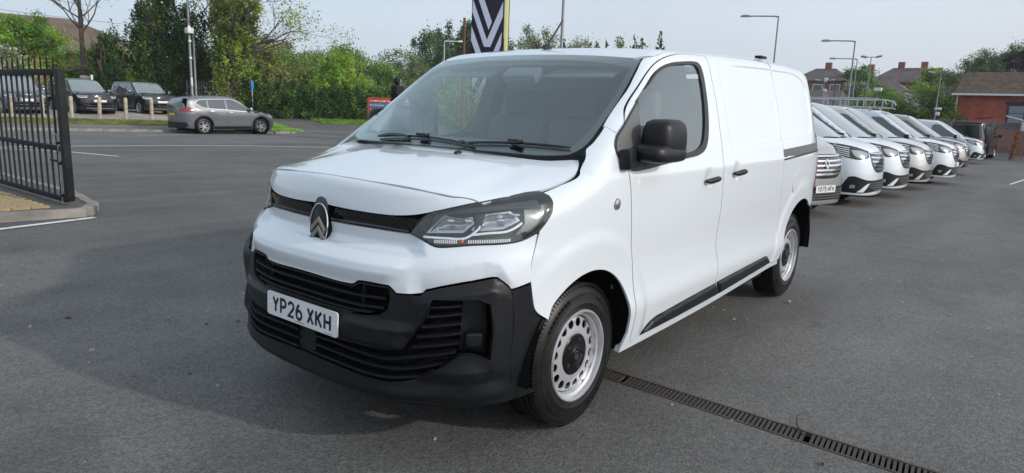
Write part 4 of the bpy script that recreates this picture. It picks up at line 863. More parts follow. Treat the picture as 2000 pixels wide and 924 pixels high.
# roof rack carried by the fourth van
def rack(x,y):
    r_=empty('roof_rack',label='galvanised tubular roof rack on a van in the middle of the row',cat='roof rack'); m=MB(); z=0
    Lk,Wd=3.0,1.45
    for zz in (.06,.30):
        for sg in (1,-1):
            m=MB(); pts=[(-Lk/2,sg*Wd/2,zz),(Lk/2-.25,sg*Wd/2,zz),(Lk/2-.06,sg*Wd/2,zz-.05 if zz>.2 else zz),(Lk/2,sg*Wd/2,zz*.5)]; m.tube(pts,.020,6); m.build('side_rail',SATIN,r_,smooth=True)
    for i in range(7):
        m=MB(); xx=-Lk/2+i*Lk/6.2; m.tube([(xx,-Wd/2,.30),(xx,-Wd/2,.06),(xx,Wd/2,.06),(xx,Wd/2,.30)],.018,6); m.build('cross_bar',SATIN,r_,smooth=True)
    for xx in (-1.1,0,1.1):
        for sg in (1,-1): m=MB(); m.box((xx,sg*Wd/2,-.02),(.06,.05,.18)); m.build('rack_foot',SATIN,r_)
    r_.location=(x,y,0); r_.rotation_euler=(0,0,R(90)); return r_
rk=rack(-19.9,-2.9); rk.location.z=zg(-19.9,-.52)+1.98
# grey family car waiting on the road
SB=Body(**SUVB)
SUVS=dict(tF=1.0,zt=.80,sill=.22,hub=.36,arch=.41,axles=(0,-2.72),wr=.355,track=.79,rim=.235,mirror=(-.55,.86,1.08),
 bside=[(.35,.74),(.0,.76),(-.25,.765)],cowl=[(-.22,.60),(-.14,.3),(-.12,0)],
 wside=[(-.50,.755),(-.8,.72),(-1.1,.67),(-1.33,.63)],rside=[(-1.7,.62),(-2.4,.62),(-3.0,.60),(-3.30,.56)],
 wscreen=[(-.13,0),(-.16,.3),(-.25,.60),(-.45,.73),(-.8,.70),(-1.1,.655),(-1.30,.60),(-1.32,.3),(-1.32,0)],rfront=[(-1.323,0),(-1.323,.3),(-1.31,.60)],
 panels=[('side_window','side',[(-.62,1.02),(-1.6,1.09),(-1.6,1.50),(-1.35,1.50),(-1.0,1.36),(-.62,1.12)],DGL,.003),('side_window','side',[(-1.68,1.095),(-2.45,1.14),(-2.45,1.485),(-1.68,1.50)],DGL,.003),
  ('side_window','side',[(-2.52,1.145),(-2.70,1.17),(-3.0,1.33),(-2.85,1.44),(-2.52,1.485)],DGL,.003),
  ('window_surround','side',[(-.5,1.04),(-.62,1.005),(-1.6,1.07),(-2.7,1.15),(-3.05,1.34),(-2.86,1.47),(-2.45,1.51),(-1.6,1.535),(-1.32,1.525),(-.98,1.385),(-.5,1.08)],CHROME,.004,dict(k='rib',w=.022,d=.008)),
  ('shut_line','side',[(-.50,.35),(-.52,.7),(-.50,1.0)],RUB,0,dict(k='rib',w=.008,d=.002)),('shut_line','side',[(-1.64,.33),(-1.64,1.08)],RUB,0,dict(k='rib',w=.008,d=.002)),('shut_line','side',[(-2.30,.60),(-2.45,.9),(-2.48,1.1)],RUB,0,dict(k='rib',w=.008,d=.002)),
  ('door_handle','side',[(-1.38,.965),(-1.55,.975)],SATIN,.02,dict(k='rib',w=.03,d=.03)),('door_handle','side',[(-2.25,1.00),(-2.42,1.01)],SATIN,.02,dict(k='rib',w=.03,d=.03)),
  ('sill_trim','side',[(-.45,.24),(-2.28,.24),(-2.28,.36),(-.45,.36)],PLAST,.006),
  ('arch_trim','side',[(.435*math.cos(R(a)),.36+.435*math.sin(R(a))) for a in range(0,181,20)],PLAST,.005,dict(k='rib',w=.055,d=.012)),
  ('arch_trim','side',[(-2.72+.435*math.cos(R(a)),.36+.435*math.sin(R(a))) for a in range(0,181,20)],PLAST,.005,dict(k='rib',w=.055,d=.012)),
  ('rear_lamp','side',[(-3.12,1.11),(-3.40,1.16),(-3.44,1.02),(-3.40,.94),(-3.15,.98),(-3.00,1.04)],REDL,.008),
  ('rear_lamp','rear',[(.55,1.12),(.40,1.10),(.40,1.0),(.55,.95),(.68,.97),(.68,1.12)],REDL,.006),
  ('lamp_insert','side',[(-3.10,1.05),(-3.25,1.07),(-3.28,1.02),(-3.15,1.0)],PLATEW,.014),
  ('rear_window','rear',[(0,1.53),(.40,1.50),(.56,1.20),(.5,1.14),(0,1.13)],DGL,.004,dict(k='sym')),
  ('rear_bumper_trim','rear',[(0,.52),(.62,.52),(.66,.36),(.5,.26),(0,.26)],PLAST,.006,dict(k='sym')),
  ('plate_recess','rear',[(0,.93),(.28,.93),(.26,.78),(0,.78)],PLAST2,.003,dict(k='sym')),
  ('number_plate','rear',[(0,.90),(.20,.90),(.20,.79),(0,.79)],mat('plate_yellow',(.62,.50,.10),rough=.4),.008,dict(k='sym')),
  ('headlamp','front',[(.55,.80),(.75,.84),(1.05,.92),(1.02,.80),(.75,.70),(.55,.70)],LAMPG,.004),
  ('grille','front',[(0,.78),(.3,.78),(.45,.70),(.35,.55),(0,.55)],PLAST2,.003,dict(k='sym')),
  ('lower_grille','front',[(0,.42),(.6,.42),(.75,.38),(.6,.28),(0,.28)],PLAST,.003,dict(k='sym'))])
sv=vehicle(SB,SUVS,'parked_car','metallic grey family SUV with silver wheels at the kerb across the road',None,'car',GREYP)
sv.scale=(1.07,1.07,1.08); sv.location=(-16.75,-29.75,zg(-15,-29)-.01); sv.rotation_euler=(0,0,R(179))
# dark off-roaders in the car park behind the posts
DB=Body(**DISCO)
DS=dict(tF=1.0,zt=1.02,sill=.27,hub=.40,arch=.46,axles=(0,-2.92),wr=.385,track=.86,rim=.265,mirror=(-.60,.96,1.22),grid=.11,
 bside=[(.3,.83),(.0,.85),(-.25,.86)],cowl=[(-.20,.75),(-.14,.4),(-.12,0)],
 wside=[(-.40,.86),(-.7,.83),(-1.0,.80),(-1.22,.775)],rside=[(-1.6,.76),(-2.4,.76),(-3.2,.75),(-3.68,.72)],
 wscreen=[(-.13,0),(-.17,.4),(-.24,.72),(-.40,.83),(-.7,.80),(-1.0,.77),(-1.20,.70),(-1.22,.3),(-1.22,0)],rfront=[(-1.225,0),(-1.225,.3),(-1.21,.70)],
 panels=[('side_window','side',[(-.62,1.24),(-1.55,1.27),(-1.55,1.70),(-1.32,1.72),(-1.02,1.55),(-.62,1.32)],DGL,.003),('side_window','side',[(-1.63,1.27),(-2.5,1.29),(-2.5,1.70),(-1.63,1.70)],DGL,.003),('side_window','side',[(-2.58,1.30),(-3.5,1.32),(-3.45,1.70),(-2.58,1.70)],DGL,.003),
  ('headlamp','front',[(.55,1.0),(.8,1.01),(1.05,1.03),(1.0,.90),(.75,.88),(.57,.90)],LAMPG,.004),('running_light','front',[(.60,.905),(.8,.89),(.98,.915),(1.02,.99)],PLATEW,.01,dict(k='rib',w=.03,d=.01)),
  ('grille','front',[(0,1.0),(.5,.99),(.5,.86),(0,.85)],PLAST2,.004,dict(k='sym')),
  ('number_plate','front',[(0,.79),(.30,.79),(.30,.68),(0,.68)],PLATEW,.012,dict(k='sym')),
  ('lower_grille','front',[(0,.62),(.75,.62),(.9,.50),(.7,.33),(0,.33)],PLAST2,.004,dict(k='sym')),
  ('bumper_strip','front',[(0,.50),(.5,.50),(.72,.53)],CHROME,.012,dict(k='rib',w=.02,d=.012)),('bumper_strip','front',[(0,.36),(.4,.36),(.65,.38)],CHROME,.012,dict(k='rib',w=.03,d=.012)),
  ('rear_lamp','side',[(-3.6,1.3),(-3.7,1.3),(-3.7,.95),(-3.6,.95)],REDL,.006),('sill_trim','side',[(-.5,.28),(-2.4,.28),(-2.4,.40),(-.5,.40)],PLAST,.006)])
d1=vehicle(DB,DS,'parked_car','black off-roader parked behind the posts, next to the grey family car','off-roaders in the car park across the road','car',BLACKP)
place(d1,-15.9,-38.1,91)
d2=copy_tree(d1); place(d2,-12.6,-38.0,91,'black off-roader just right of the gate stile, partly hidden by it')
d3=copy_tree(d1); place(d3,-9.4,-37.9,88,'pale blue grey off-roader seen through the bars of the gate'); recolour(d3,BLACKP,BLUEG)
d4=copy_tree(d1); place(d4,-11.2,-43.5,90,'dark car in the second rank behind the blue grey off-roader'); 
# black people carrier at the far end of the row, tail towards us, side door open
MV=vehicle(TRB,dict(TRS,panels=[('rear_window','rear',[(0,1.85),(.50,1.82),(.56,1.25),(.54,1.02),(0,1.02)],BLACKG,.004,dict(k='sym')),('rear_lamp','rear',[(.60,.72),(.70,.72),(.70,1.30),(.62,1.30)],REDL,.012),
  ('rear_bumper','rear',[(0,.60),(.72,.62),(.72,.28),(0,.28)],PLAST,.012,dict(k='sym')),('side_window','side',[(-.40,1.22),(-1.25,1.25),(-1.28,1.70),(-.95,1.77),(-.20,1.28)],DGL,.003),('side_window','side',[(-1.45,1.25),(-3.5,1.25),(-3.4,1.75),(-1.45,1.76)],DGL,.003),('shut_line','rear',[(0,.60),(0,1.9)],RUB,0,dict(k='rib',w=.01,d=.002,solo=1))]),
  'parked_van','black people carrier seen from behind at the far end, side door open',None,'van',BLACKP)
MV.location=(-45.6,-1.2,zg(-42,-.4)); MV.rotation_euler=(0,0,R(176))
m=MB(); m.box((-3.3,-1.12,1.05),(.9,.06,1.45)); dd=m.build('open_door',BLACKP,MV,bevel=.02)
# ---------------------------------------------------------------- ground, road, pavements
def asphalt(name,c1,c2,agg=.5,patch=.35):
    m=mat(name,c1,rough=.8,spec=.35); n,l,b=nodes(m); t=n.new('ShaderNodeTexCoord')
    def noise(sc,det,rgh=.5): z=n.new('ShaderNodeTexNoise'); z.inputs['Scale'].default_value=sc; z.inputs['Detail'].default_value=det; z.inputs['Roughness'].default_value=rgh; l.new(t.outputs['Object'],z.inputs[0]); return z.outputs[0]
    def ramp(src,a,b_,c0,c1_): r=n.new('ShaderNodeMapRange'); r.inputs[1].default_value=a; r.inputs[2].default_value=b_; r.inputs[3].default_value=c0; r.inputs[4].default_value=c1_; l.new(src,r.inputs[0]); return r.outputs[0]
    def mul(a,b_): q=n.new('ShaderNodeMath'); q.operation='MULTIPLY'; l.new(a,q.inputs[0]); l.new(b_,q.inputs[1]); return q.outputs[0]
    v=n.new('ShaderNodeTexVoronoi'); v.inputs['Scale'].default_value=115; l.new(t.outputs['Object'],v.inputs[0])
    cell=n.new('ShaderNodeSeparateColor'); l.new(v.outputs['Color'],cell.inputs[0])
    f=mul(ramp(noise(.22,5,.6),.3,.7,1-patch*.6,1+patch*.6),ramp(noise(1.9,6,.65),.3,.7,1-patch*.35,1+patch*.35))
    f=mul(f,ramp(cell.outputs[0],0,1,1-agg*.75,1+agg*.75)); f=mul(f,ramp(noise(300,2),.35,.65,.72,1.28)); f=mul(f,ramp(noise(26,3),.3,.7,.90,1.10))
    # long tyre scuffs along the traffic direction
    mp_=n.new('ShaderNodeMapping'); mp_.inputs['Scale'].default_value=(.18,1.6,1); mp_.inputs['Rotation'].default_value=(0,0,.35); z=n.new('ShaderNodeTexNoise'); z.inputs['Scale'].default_value=1.0; z.inputs['Detail'].default_value=6
    l.new(t.outputs['Object'],mp_.inputs[0]); l.new(mp_.outputs[0],z.inputs[0]); f=mul(f,ramp(z.outputs[0],.35,.62,.88,1.08))
    f=mul(f,ramp(noise(.75,3,.45),.60,.70,1,1-.5*patch)); f=mul(f,ramp(noise(3.3,2,.4),.70,.76,1,1-.45*patch)); f=mul(f,ramp(noise(60,1,.4),.70,.78,1,1.35))
    mx=n.new('ShaderNodeMix'); mx.data_type='RGBA'; mx.inputs[6].default_value=(*c1,1); mx.inputs[7].default_value=(*c2,1); l.new(noise(.5,4),mx.inputs[0])
    vm=n.new('ShaderNodeVectorMath'); vm.operation='SCALE'; l.new(mx.outputs[2],vm.inputs[0]); l.new(f,vm.inputs['Scale']); l.new(vm.outputs[0],b.inputs['Base Color'])
    bp=n.new('ShaderNodeBump'); bp.inputs['Strength'].default_value=.7; bp.inputs['Distance'].default_value=.004; l.new(v.outputs['Distance'],bp.inputs['Height']); l.new(bp.outputs[0],b.inputs['Normal'])
    return m
ASPH=asphalt('yard_asphalt',(.110,.109,.106),(.122,.120,.115),.48,.34); ROADM=asphalt('road_asphalt',(.125,.125,.127),(.14,.14,.14),.4,.25)
PAVE=asphalt('pavement_tarmac',(.15,.14,.125),(.17,.155,.14),.4,.3); GRAVEL=asphalt('car_park_gravel',(.30,.275,.235),(.34,.31,.27),.5,.3)
CONC=mat('kerb_concrete',(.25,.235,.205),rough=.9); vary(CONC,(.15,.14,.125),(.30,.28,.25),scale=3,bump=.4,bscale=60,dist=.003)
LINEW=mat('road_paint',(.62,.61,.58),rough=.8); vary(LINEW,(.35,.35,.34),(.68,.67,.64),scale=9,lo=.30,hi=.48,bump=.2,bscale=150,dist=.002)
GRASSM=mat('verge_grass',(.10,.13,.03),rough=.9); vary(GRASSM,(.085,.095,.028),(.135,.14,.045),scale=1.2,bump=.8,bscale=30,dist=.03)
def q_of(x,y): return -y*.984-(x+13)*.18
def P_of(s,q): return (-13-.984*s-.18*q, .177*s-.9676*q)
G=MB()
xs=[-800,-400,-200,-120,-90,-70,-60]+list(np.arange(-50,-1,1.0))+[-.70,-.56]+list(np.arange(0,14,1.0))+[20,40,80,160,300,600]
ys=[-800,-500,-300,-150,-100,-80,-70]+list(np.arange(-60,-1.5,1.0))+[-1.2,-.5,.2,.9,1.6,2.3,3.0,3.7,4.4]+list(np.arange(5,14,1.0))+[20,40,80,160,300,600]
vs=[]
for y in ys:
    for x in xs:
        xx=x
        if x in(-.70,-.56) and -1.3<y<4.5: xx=x+.028*(y-.7)
        vs.append((xx,y,zg(xx,y) if x>-2 else zg(x,y)))
n=len(xs); ic=xs.index(-.70); jr=[j for j,y in enumerate(ys) if -1.3<y<4.3]
G.add(vs,[(j*n+i,j*n+i+1,(j+1)*n+i+1,(j+1)*n+i) for j in range(len(ys)-1) for i in range(n-1) if not (i==ic and j in jr)])
meta(G.build('ground',ASPH,smooth=True),kind='structure')
def sheet(name,s0,s1,q0,q1,dz,m,ds=2.0,dq=.7,edge=None):
    g=MB(); S_=np.arange(s0,s1+.01,(s1-s0)/max(1,round((s1-s0)/ds))); Q=np.arange(q0,q1+.001,(q1-q0)/max(1,round((q1-q0)/dq))); vs=[]
    for q in Q:
        for s in S_: x,y=P_of(s,q); vs.append((x,y,zg(x,y)+dz))
    k=len(S_); fs=[(j*k+i,(j+1)*k+i,(j+1)*k+i+1,j*k+i+1) for j in range(len(Q)-1) for i in range(k-1)]
    g.add(vs,fs)
    if edge: # vertical rim so that a raised sheet has its step
        rim=[(i) for i in range(k)]+[j*k+k-1 for j in range(1,len(Q))]+[(len(Q)-1)*k+i for i in range(k-2,-1,-1)]+[j*k for j in range(len(Q)-2,0,-1)]
        low=[(vs[i][0],vs[i][1],vs[i][2]-dz-.05) for i in rim]; K=len(rim); base=[vs[i] for i in rim]
        g.add(base+low,[(i,(i+1)%K,K+(i+1)%K,K+i) for i in range(K)])
    return meta(g.build(name,m),kind='structure')
sheet('road',-60,70,21.5,30.25,.004,ROADM)
sheet('pavement',-60,-.6,30.35,33.0,.11,PAVE,edge=1)
sheet('car_park',-60,0,35.2,58,.09,GRAVEL,edge=1,dq=1)
vg=sheet('verge',-60,-.2,33.0,35.2,.12,GRASSM,edge=1)
# tip of the verge at the side road
g=MB(); tip=[P_of(s,q) for s,q in [(-.6,30.35),(.2,30.6),(.9,31.3),(1.3,32.4),(1.2,34.5),(.4,36.6),(-.6,36.6)]]
g.add([(x,y,zg(x,y)+.12) for x,y in tip]+[(x,y,zg(x,y)-.05) for x,y in tip],[tuple(range(6,-1,-1))]+[(i,(i+1)%7,7+(i+1)%7,7+i) for i in range(7)]); meta(g.build('verge',GRASSM),kind='structure')
# kerbs: single stones along the road edge
kb=empty('kerb'); meta(kb,kind='structure'); ksm=None
def stone(L,w=.125,h=.22): 
    m=MB(); m.box((0,0,-h/2),(L-.012,w,h)); return m
proto=stone(.915).build('kerb_stone',CONC,kb,bevel=.012); proto_me=proto.data; bpy.data.objects.remove(proto)
def stone_at(x,y,z,rz,par,sx=1):
    o=bpy.data.objects.new('kerb_stone',proto_me); COL.objects.link(o); o.parent=par; o.location=(x,y,z+RNG.uniform(-.004,.004)); o.rotation_euler=(0,0,rz+RNG.uniform(-.006,.006)); o.scale=(sx,1,1); return o
for i in range(46):
    s=-40+i*.915; x,y=P_of(s,30.3)
    if s<-.9: stone_at(x,y,zg(x,y)+.12,math.atan2(.177,-.984),kb)
for (s,q),(s2,q2) in zip([(-.6,30.3),(.35,30.55),(1.05,31.2),(1.42,32.2)],[(.35,30.55),(1.05,31.2),(1.42,32.2),(1.4,33.1)]):
    a=P_of(s,q); b=P_of(s2,q2); stone_at((a[0]+b[0])/2,(a[1]+b[1])/2,zg(*a)+.12,math.atan2(b[1]-a[1],b[0]-a[0]),kb)
# painted lines
def line(pts,w,dz=.008,m=LINEW,gap=None):
    g=MB(); P=[]
    for (a,b) in zip(pts[:-1],pts[1:]):
        L=math.hypot(b[0]-a[0],b[1]-a[1]); k=max(1,int(L/1.0)); P+=[(a[0]+(b[0]-a[0])*i/k,a[1]+(b[1]-a[1])*i/k) for i in range(k)]
    P.append(pts[-1])
    vs=[]
    for i,p in enumerate(P):
        q=P[min(i+1,len(P)-1)]; o=P[max(i-1,0)]; d=Vector((q[0]-o[0],q[1]-o[1])).normalized(); nn=Vector((-d.y,d.x))*w/2
        for sg in (1,-1): xx,yy=p[0]+nn.x*sg,p[1]+nn.y*sg; vs.append((xx,yy,zg(xx,yy)+dz))
    g.add(vs,[(2*i,2*i+1,2*i+3,2*i+2) for i in range(len(P)-1)]); return meta(g.build('road_marking',m),kind='structure')
line([(4.5,-21.2),(-3.61,-20.74),(-5.40,-20.95),(-8.49,-20.74),(-10.87,-20.35),(-12.94,-18.99),(-15.2,-17.0)],.17)
line([(-3.4,-20.2),(-4.43,-18.17),(-4.75,-15.87)],.12)
line([(2.5,-6.05),(.38,-6.21),(-.62,-6.38)],.10)
line([(-10.3,-27.6),(-12.3,-28.0),(-12.9,-28.1)],.12,.012); line([(-16.8,-27.2),(-17.7,-27.1)],.12,.012)
for i in range(5): line([(-12.0-i*5.5,3.2+i*.02),(-12.02-i*5.5,5.6)],.10)
line([(-22,1.6),(-40,2.9)],.07)
# island with block paving left of the gate
isl=[(3.2,-11.6),(-.96,-11.06),(-1.0,-8.42),(-.80,-7.02),(-.78,-6.72),(-.60,-6.62),(-.43,-6.62),(.25,-6.80),(3.2,-6.95)]
g=MB(); g.add([(x,y,.085) for x,y in isl]+[(x,y,-.05) for x,y in isl],[tuple(range(8,-1,-1))]+[(i,(i+1)%9,9+(i+1)%9,9+i) for i in range(9)]); meta(g.build('pavement',asphalt('patch_asphalt',(.10,.095,.088),(.12,.11,.10),.5,.5)),kind='structure')
kb2=empty('kerb'); meta(kb2,kind='structure')
for a,b in zip([(-1.02,-11.2),(-1.04,-8.42),(-.83,-6.98),(-.60,-6.58),(.30,-6.74)],[(-1.04,-8.42),(-.83,-6.98),(-.60,-6.58),(.30,-6.74),(3.2,-6.9)]):
    L=math.hypot(b[0]-a[0],b[1]-a[1]); k=max(1,round(L/.915)); ang=math.atan2(b[1]-a[1],b[0]-a[0])
    for i in range(k): stone_at(a[0]+(b[0]-a[0])*(i+.5)/k,a[1]+(b[1]-a[1])*(i+.5)/k,.10,ang,kb2,L/k/.915)
bp_=empty('block_paving',(-.36,-6.93,.085)); meta(bp_,kind='structure')
BLK=mat('buff_block',(.42,.32,.17),rough=.9); vary(BLK,(.26,.19,.10),(.46,.35,.19),scale=3.5,bump=.3,bscale=80,dist=.003)
bm_=MB(); bm_.box((0,0,0),(.192,.092,.04)); bo=bm_.build('paving_block',BLK,None,bevel=.008); bme=bo.data; bpy.data.objects.remove(bo)
ang=math.atan2(.05,.6); cnt=0
for j in range(24):
    for i in range(12):
        u=.02+.1+i*.2+(.1 if j%2 else 0); v=-(.05+j*.1); x=u; y=v
        wx=-.36+x; wy=-6.93+y
        if wx> 2.2 or wx < -.40-.13*(-(wy+6.93)) +.1: continue
        o=bpy.data.objects.new('paving_block',bme); COL.objects.link(o); o.parent=bp_; o.location=(x,y,.006+RNG.uniform(-.003,.003)); o.rotation_euler=(RNG.uniform(-.01,.01),RNG.uniform(-.01,.01),RNG.uniform(-.01,.01)); cnt+=1
for k in (0,1):
    a,b=((-.40,-6.9),(-.68,-9.35)) if k==0 else ((-.68,-9.35),(2.4,-9.6))
# drainage channel with its grating
dr_=empty('drain_channel',(-.70,.7,0),0,label='long cast iron drain channel crossing the asphalt beside the front wheel',cat='drain')
IRON=mat('rusty_iron',(.05,.045,.042),rough=.8,metal=.2); vary(IRON,(.040,.037,.036),(.085,.066,.054),scale=7,bump=.5,bscale=90,dist=.002)
def ch(x0,x1,z0,z1,y0=-1.9,y1=3.6):
    return [(x0+.028*y0,y0,z0),(x1+.028*y0,y0,z0),(x1+.028*y1,y1,z1),(x0+.028*y1,y1,z1)]
m=MB()
for x0,x1,z0,z1 in ((0,.14,-.09,-.09),):
    m.add([(x0+.028*y,y,z) for y in (-1.9,3.7) for x0,z in ((0,-.003),(.0,-.09),(.14,-.09),(.14,-.003))],[(0,1,5,4),(1,2,6,5),(2,3,7,6)])
m.build('channel_trough',DARK,dr_)
for x0,w_ in ((.001,.013),(.126,.013)):
    m=MB(); y0,y1=-1.89,3.69; m.add([(x0+a*w_+.028*y,y,z) for y in (y0,y1) for a,z in ((0,-.02),(1,-.02),(1,.004),(0,.004))],[(0,1,2,3),(4,7,6,5),(0,4,5,1),(1,5,6,2),(2,6,7,3),(3,7,4,0)]); m.build('frame_rail',IRON,dr_)
m=MB(); m.box((0,0,0),(.111,.0135,.016)); bo=m.build('grating_bar',IRON,None); bme2=bo.data; bpy.data.objects.remove(bo)
for i in range(240):
    y=-1.87+i*.0232
    if i%43==42: continue
    o=bpy.data.objects.new('grating_bar',bme2); COL.objects.link(o); o.parent=dr_; o.location=(.070+.028*y,y,-.0065+RNG.uniform(-.0015,.001)); o.rotation_euler=(0,0,-.028+.12)
# bits lying about
m=MB()
for k in range(150):
    x,y=RNG.uniform(-7,2.2),RNG.uniform(-4.5,3.2); r=RNG.uniform(.003,.011)*(1 if k%7 else 1.8)
    if y>2 and x>1.5: continue
    m.box((x,y,r*.35),(r*2,r*1.3,r*.8),rz=RNG.uniform(0,6),taper=.6)
meta(m.build('litter',mat('stone_chips',(.34,.31,.26),rough=.9)),kind='stuff')
m=MB()
for k in range(26):
    x,y=RNG.uniform(-6,1.5),RNG.uniform(.9,3.2) if k%2 else RNG.uniform(-3.5,0); a=RNG.uniform(0,6); c,s=math.cos(a),math.sin(a); r=RNG.uniform(.012,.03)
    m.add([(x+c*r,y+s*r,.004),(x-s*r*.5,y+c*r*.5,.011),(x-c*r,y-s*r,.003),(x+s*r*.5,y-c*r*.5,.009)],[(0,1,2,3)])
meta(m.build('leaves',mat('dead_leaf',(.05,.035,.02),rough=.8)),kind='stuff')
m=MB(); m.tube([(-.60,1.78,.006),(-.70,1.72,.012),(-.78,1.70,.016),(-.90,1.72,.008)],[.003,.003,.002,.001],5); meta(m.build('twig',mat('twig_bark',(.03,.022,.016),rough=.9)),'thin dark twig lying across the edge of the drain channel','twig')
# ---------------------------------------------------------------- foliage
def leafmat(name,c,var=.35,trans=.35):
    m=mat(name,c,rough=.65,spec=.06); n,l,b=nodes(m); t=n.new('ShaderNodeTexCoord'); z=n.new('ShaderNodeTexNoise'); z.inputs['Scale'].default_value=1.3; z.inputs['Detail'].default_value=6
    r=n.new('ShaderNodeValToRGB'); r.color_ramp.elements[0].position=.35; r.color_ramp.elements[1].position=.65
    r.color_ramp.elements[0].color=(*[q*(1-var) for q in c],1); r.color_ramp.elements[1].color=(*[q*(1+var) for q in c],1)
    l.new(t.outputs['Object'],z.inputs[0]); l.new(z.outputs[0],r.inputs[0]); l.new(r.outputs[0],b.inputs['Base Color'])
    tr=n.new('ShaderNodeBsdfTranslucent'); mx=n.new('ShaderNodeMixShader'); mx.inputs[0].default_value=trans; o=n['Material Output']
    l.new(r.outputs[0],tr.inputs[0]); l.new(b.outputs[0],mx.inputs[1]); l.new(tr.outputs[0],mx.inputs[2]); l.new(mx.outputs[0],o.inputs[0]); return m
DKG1=leafmat('leaf_dark',(0.055,0.105,0.034)); DKG2=leafmat('leaf_deep',(0.082,0.154,0.043)); MID=leafmat('leaf_mid',(0.196,0.342,0.076)); YEL=leafmat('leaf_yellow_green',(0.338,0.446,0.070)); BRI=leafmat('leaf_bright',(0.268,0.473,0.074))
OLV=leafmat('leaf_olive',(0.236,0.248,0.089)); GRY=leafmat('leaf_grey_green',(0.178,0.243,0.119)); BRN=leafmat('leaf_brown',(0.217,0.178,0.097)); BLS=leafmat('blossom_white',(0.450,0.450,0.380)); FIR=leafmat('fir_green',(0.036,0.069,0.041)); RED=leafmat('leaf_purple',(0.045,0.018,0.017))
BARK=mat('bark',(.075,.06,.045),rough=.95); vary(BARK,(.045,.036,.028),(.11,.09,.07),scale=4,bump=.6,bscale=20,dist=.02)
def leaves(name,parent,blobs,n,size,mats,clump=26,spread=.30,shell=3.0,up=.25,asp=.55,seed=None):
    """thousands of small leaf faces gathered in clumps inside ellipsoids (cx,cy,cz,rx,ry,rz)"""
    rg=np.random.default_rng(seed if seed is not None else abs(hash((n,round(size*1e4),len(blobs))))%9999)
    vol=np.array([b[3]*b[4]*b[5] for b in blobs])**.8; vol/=vol.sum(); V=[];MI=[]
    for b,w_ in zip(blobs,vol):
        k=max(4,int(clump*w_*len(blobs))); d=rg.normal(size=(k,3)); d/=np.linalg.norm(d,axis=1)[:,None]; rr=rg.random(k)**(1/shell); C=d*rr[:,None]*(1+rg.normal(0,.07,(k,1)))
        nl=int(n*w_); ci=rg.integers(0,k,nl); sp=spread*rg.uniform(.5,1.25,k)
        P=C[ci]+rg.normal(size=(nl,3))*sp[ci][:,None]*.62; P=P*np.array(b[3:6])+np.array(b[:3])
        cm=rg.choice(len(mats),k,p=np.array([m[1] for m in mats])/sum(m[1] for m in mats)); mi=cm[ci]; sw=rg.random(nl)<.22; mi[sw]=rg.choice(len(mats),sw.sum(),p=np.array([m[1] for m in mats])/sum(m[1] for m in mats))
        N=rg.normal(size=(nl,3))+np.array([0,0,up*2]); N/=np.linalg.norm(N,axis=1)[:,None]; T=np.cross(N,rg.normal(size=(nl,3))); T/=np.linalg.norm(T,axis=1)[:,None]; B_=np.cross(N,T)
        s=size*rg.uniform(.55,1.35,(nl,1)); T=T*s; B_=B_*s*asp
        V.append(np.stack([P-T,P-B_,P+T,P+B_],1)); MI.append(mi)
    V=np.concatenate(V); MI=np.concatenate(MI); q=len(V)
    me=bpy.data.meshes.new(name); me.vertices.add(q*4); me.vertices.foreach_set('co',V.reshape(-1).astype(np.float32)); me.loops.add(q*4); me.loops.foreach_set('vertex_index',np.arange(q*4,dtype=np.int32))
    me.polygons.add(q); me.polygons.foreach_set('loop_start',np.arange(0,q*4,4,dtype=np.int32)); me.polygons.foreach_set('loop_total',np.full(q,4,dtype=np.int32))
    o=link(name,me,parent,[m[0] for m in mats]); me.polygons.foreach_set('material_index',MI.astype(np.int32)); me.update(); me.validate(); return o
def limbs(mb,a,d,L,r,depth,rg,spread=.55,shrink=.72,up=.12,tips=None,kids=(2,3)):
    a=Vector(a); d=Vector(d).normalized(); n=3; pts=[a]; rs=[r]
    for i in range(n):
        d=(d+Vector(rg.normal(0,.13,3))+Vector((0,0,up*.4))).normalized(); a=a+d*L/n; pts.append(a); rs.append(r*(1-.35*(i+1)/n))
    mb.tube(pts,rs,6 if r>.08 else (4 if r>.02 else 3),caps=False)
    if tips is not None and depth<=1: tips.append(tuple(a))
    if depth<=0: return
    for k in range(rg.integers(kids[0],kids[1]+1)):
        ax=Vector(rg.normal(0,1,3)).cross(d).normalized(); q=Matrix.Rotation(spread*rg.uniform(.6,1.3),3,ax)@d
        p0=pts[rg.integers(1,n+1)] if depth>1 or k else pts[-1]
        limbs(mb,p0,q+Vector((0,0,up)),L*shrink*rg.uniform(.8,1.15),rs[-1]*.72,depth-1,rg,spread,shrink,up,tips,kids)
def tree(name,x,y,label,blobs,n,size,mats,trunk_h=2,trunk_r=.2,cat='tree',group=None,twigs=0,stems=1,up=.25,**kw):
    z=zg(x,y); t=empty(name,(x,y,z),label=label,cat=cat,group=group); rg=np.random.default_rng(int(abs(x*37+y*91)))
    for s_ in range(stems):
        m=MB(); ox,oy=(rg.uniform(-.6,.6,2) if stems>1 else (0,0)); m.tube([(ox,oy,-.2),(ox+.05,oy,trunk_h*.5),(ox+.1,oy+.05,trunk_h)],[trunk_r*1.2,trunk_r,trunk_r*.75],8)
        for i in range(5): limbs(m,(ox+.1,oy,trunk_h*.8),(rg.normal(),rg.normal(),1.1),trunk_h*.5+.6,trunk_r*.5,2,rg)
        m.build('trunk' if s_==0 else 'stem',BARK,t)
    leaves('crown' if cat=='tree' else 'foliage',t,blobs,n,size,mats,seed=int(abs(x*13+y*7)),up=up,**kw)
    return t
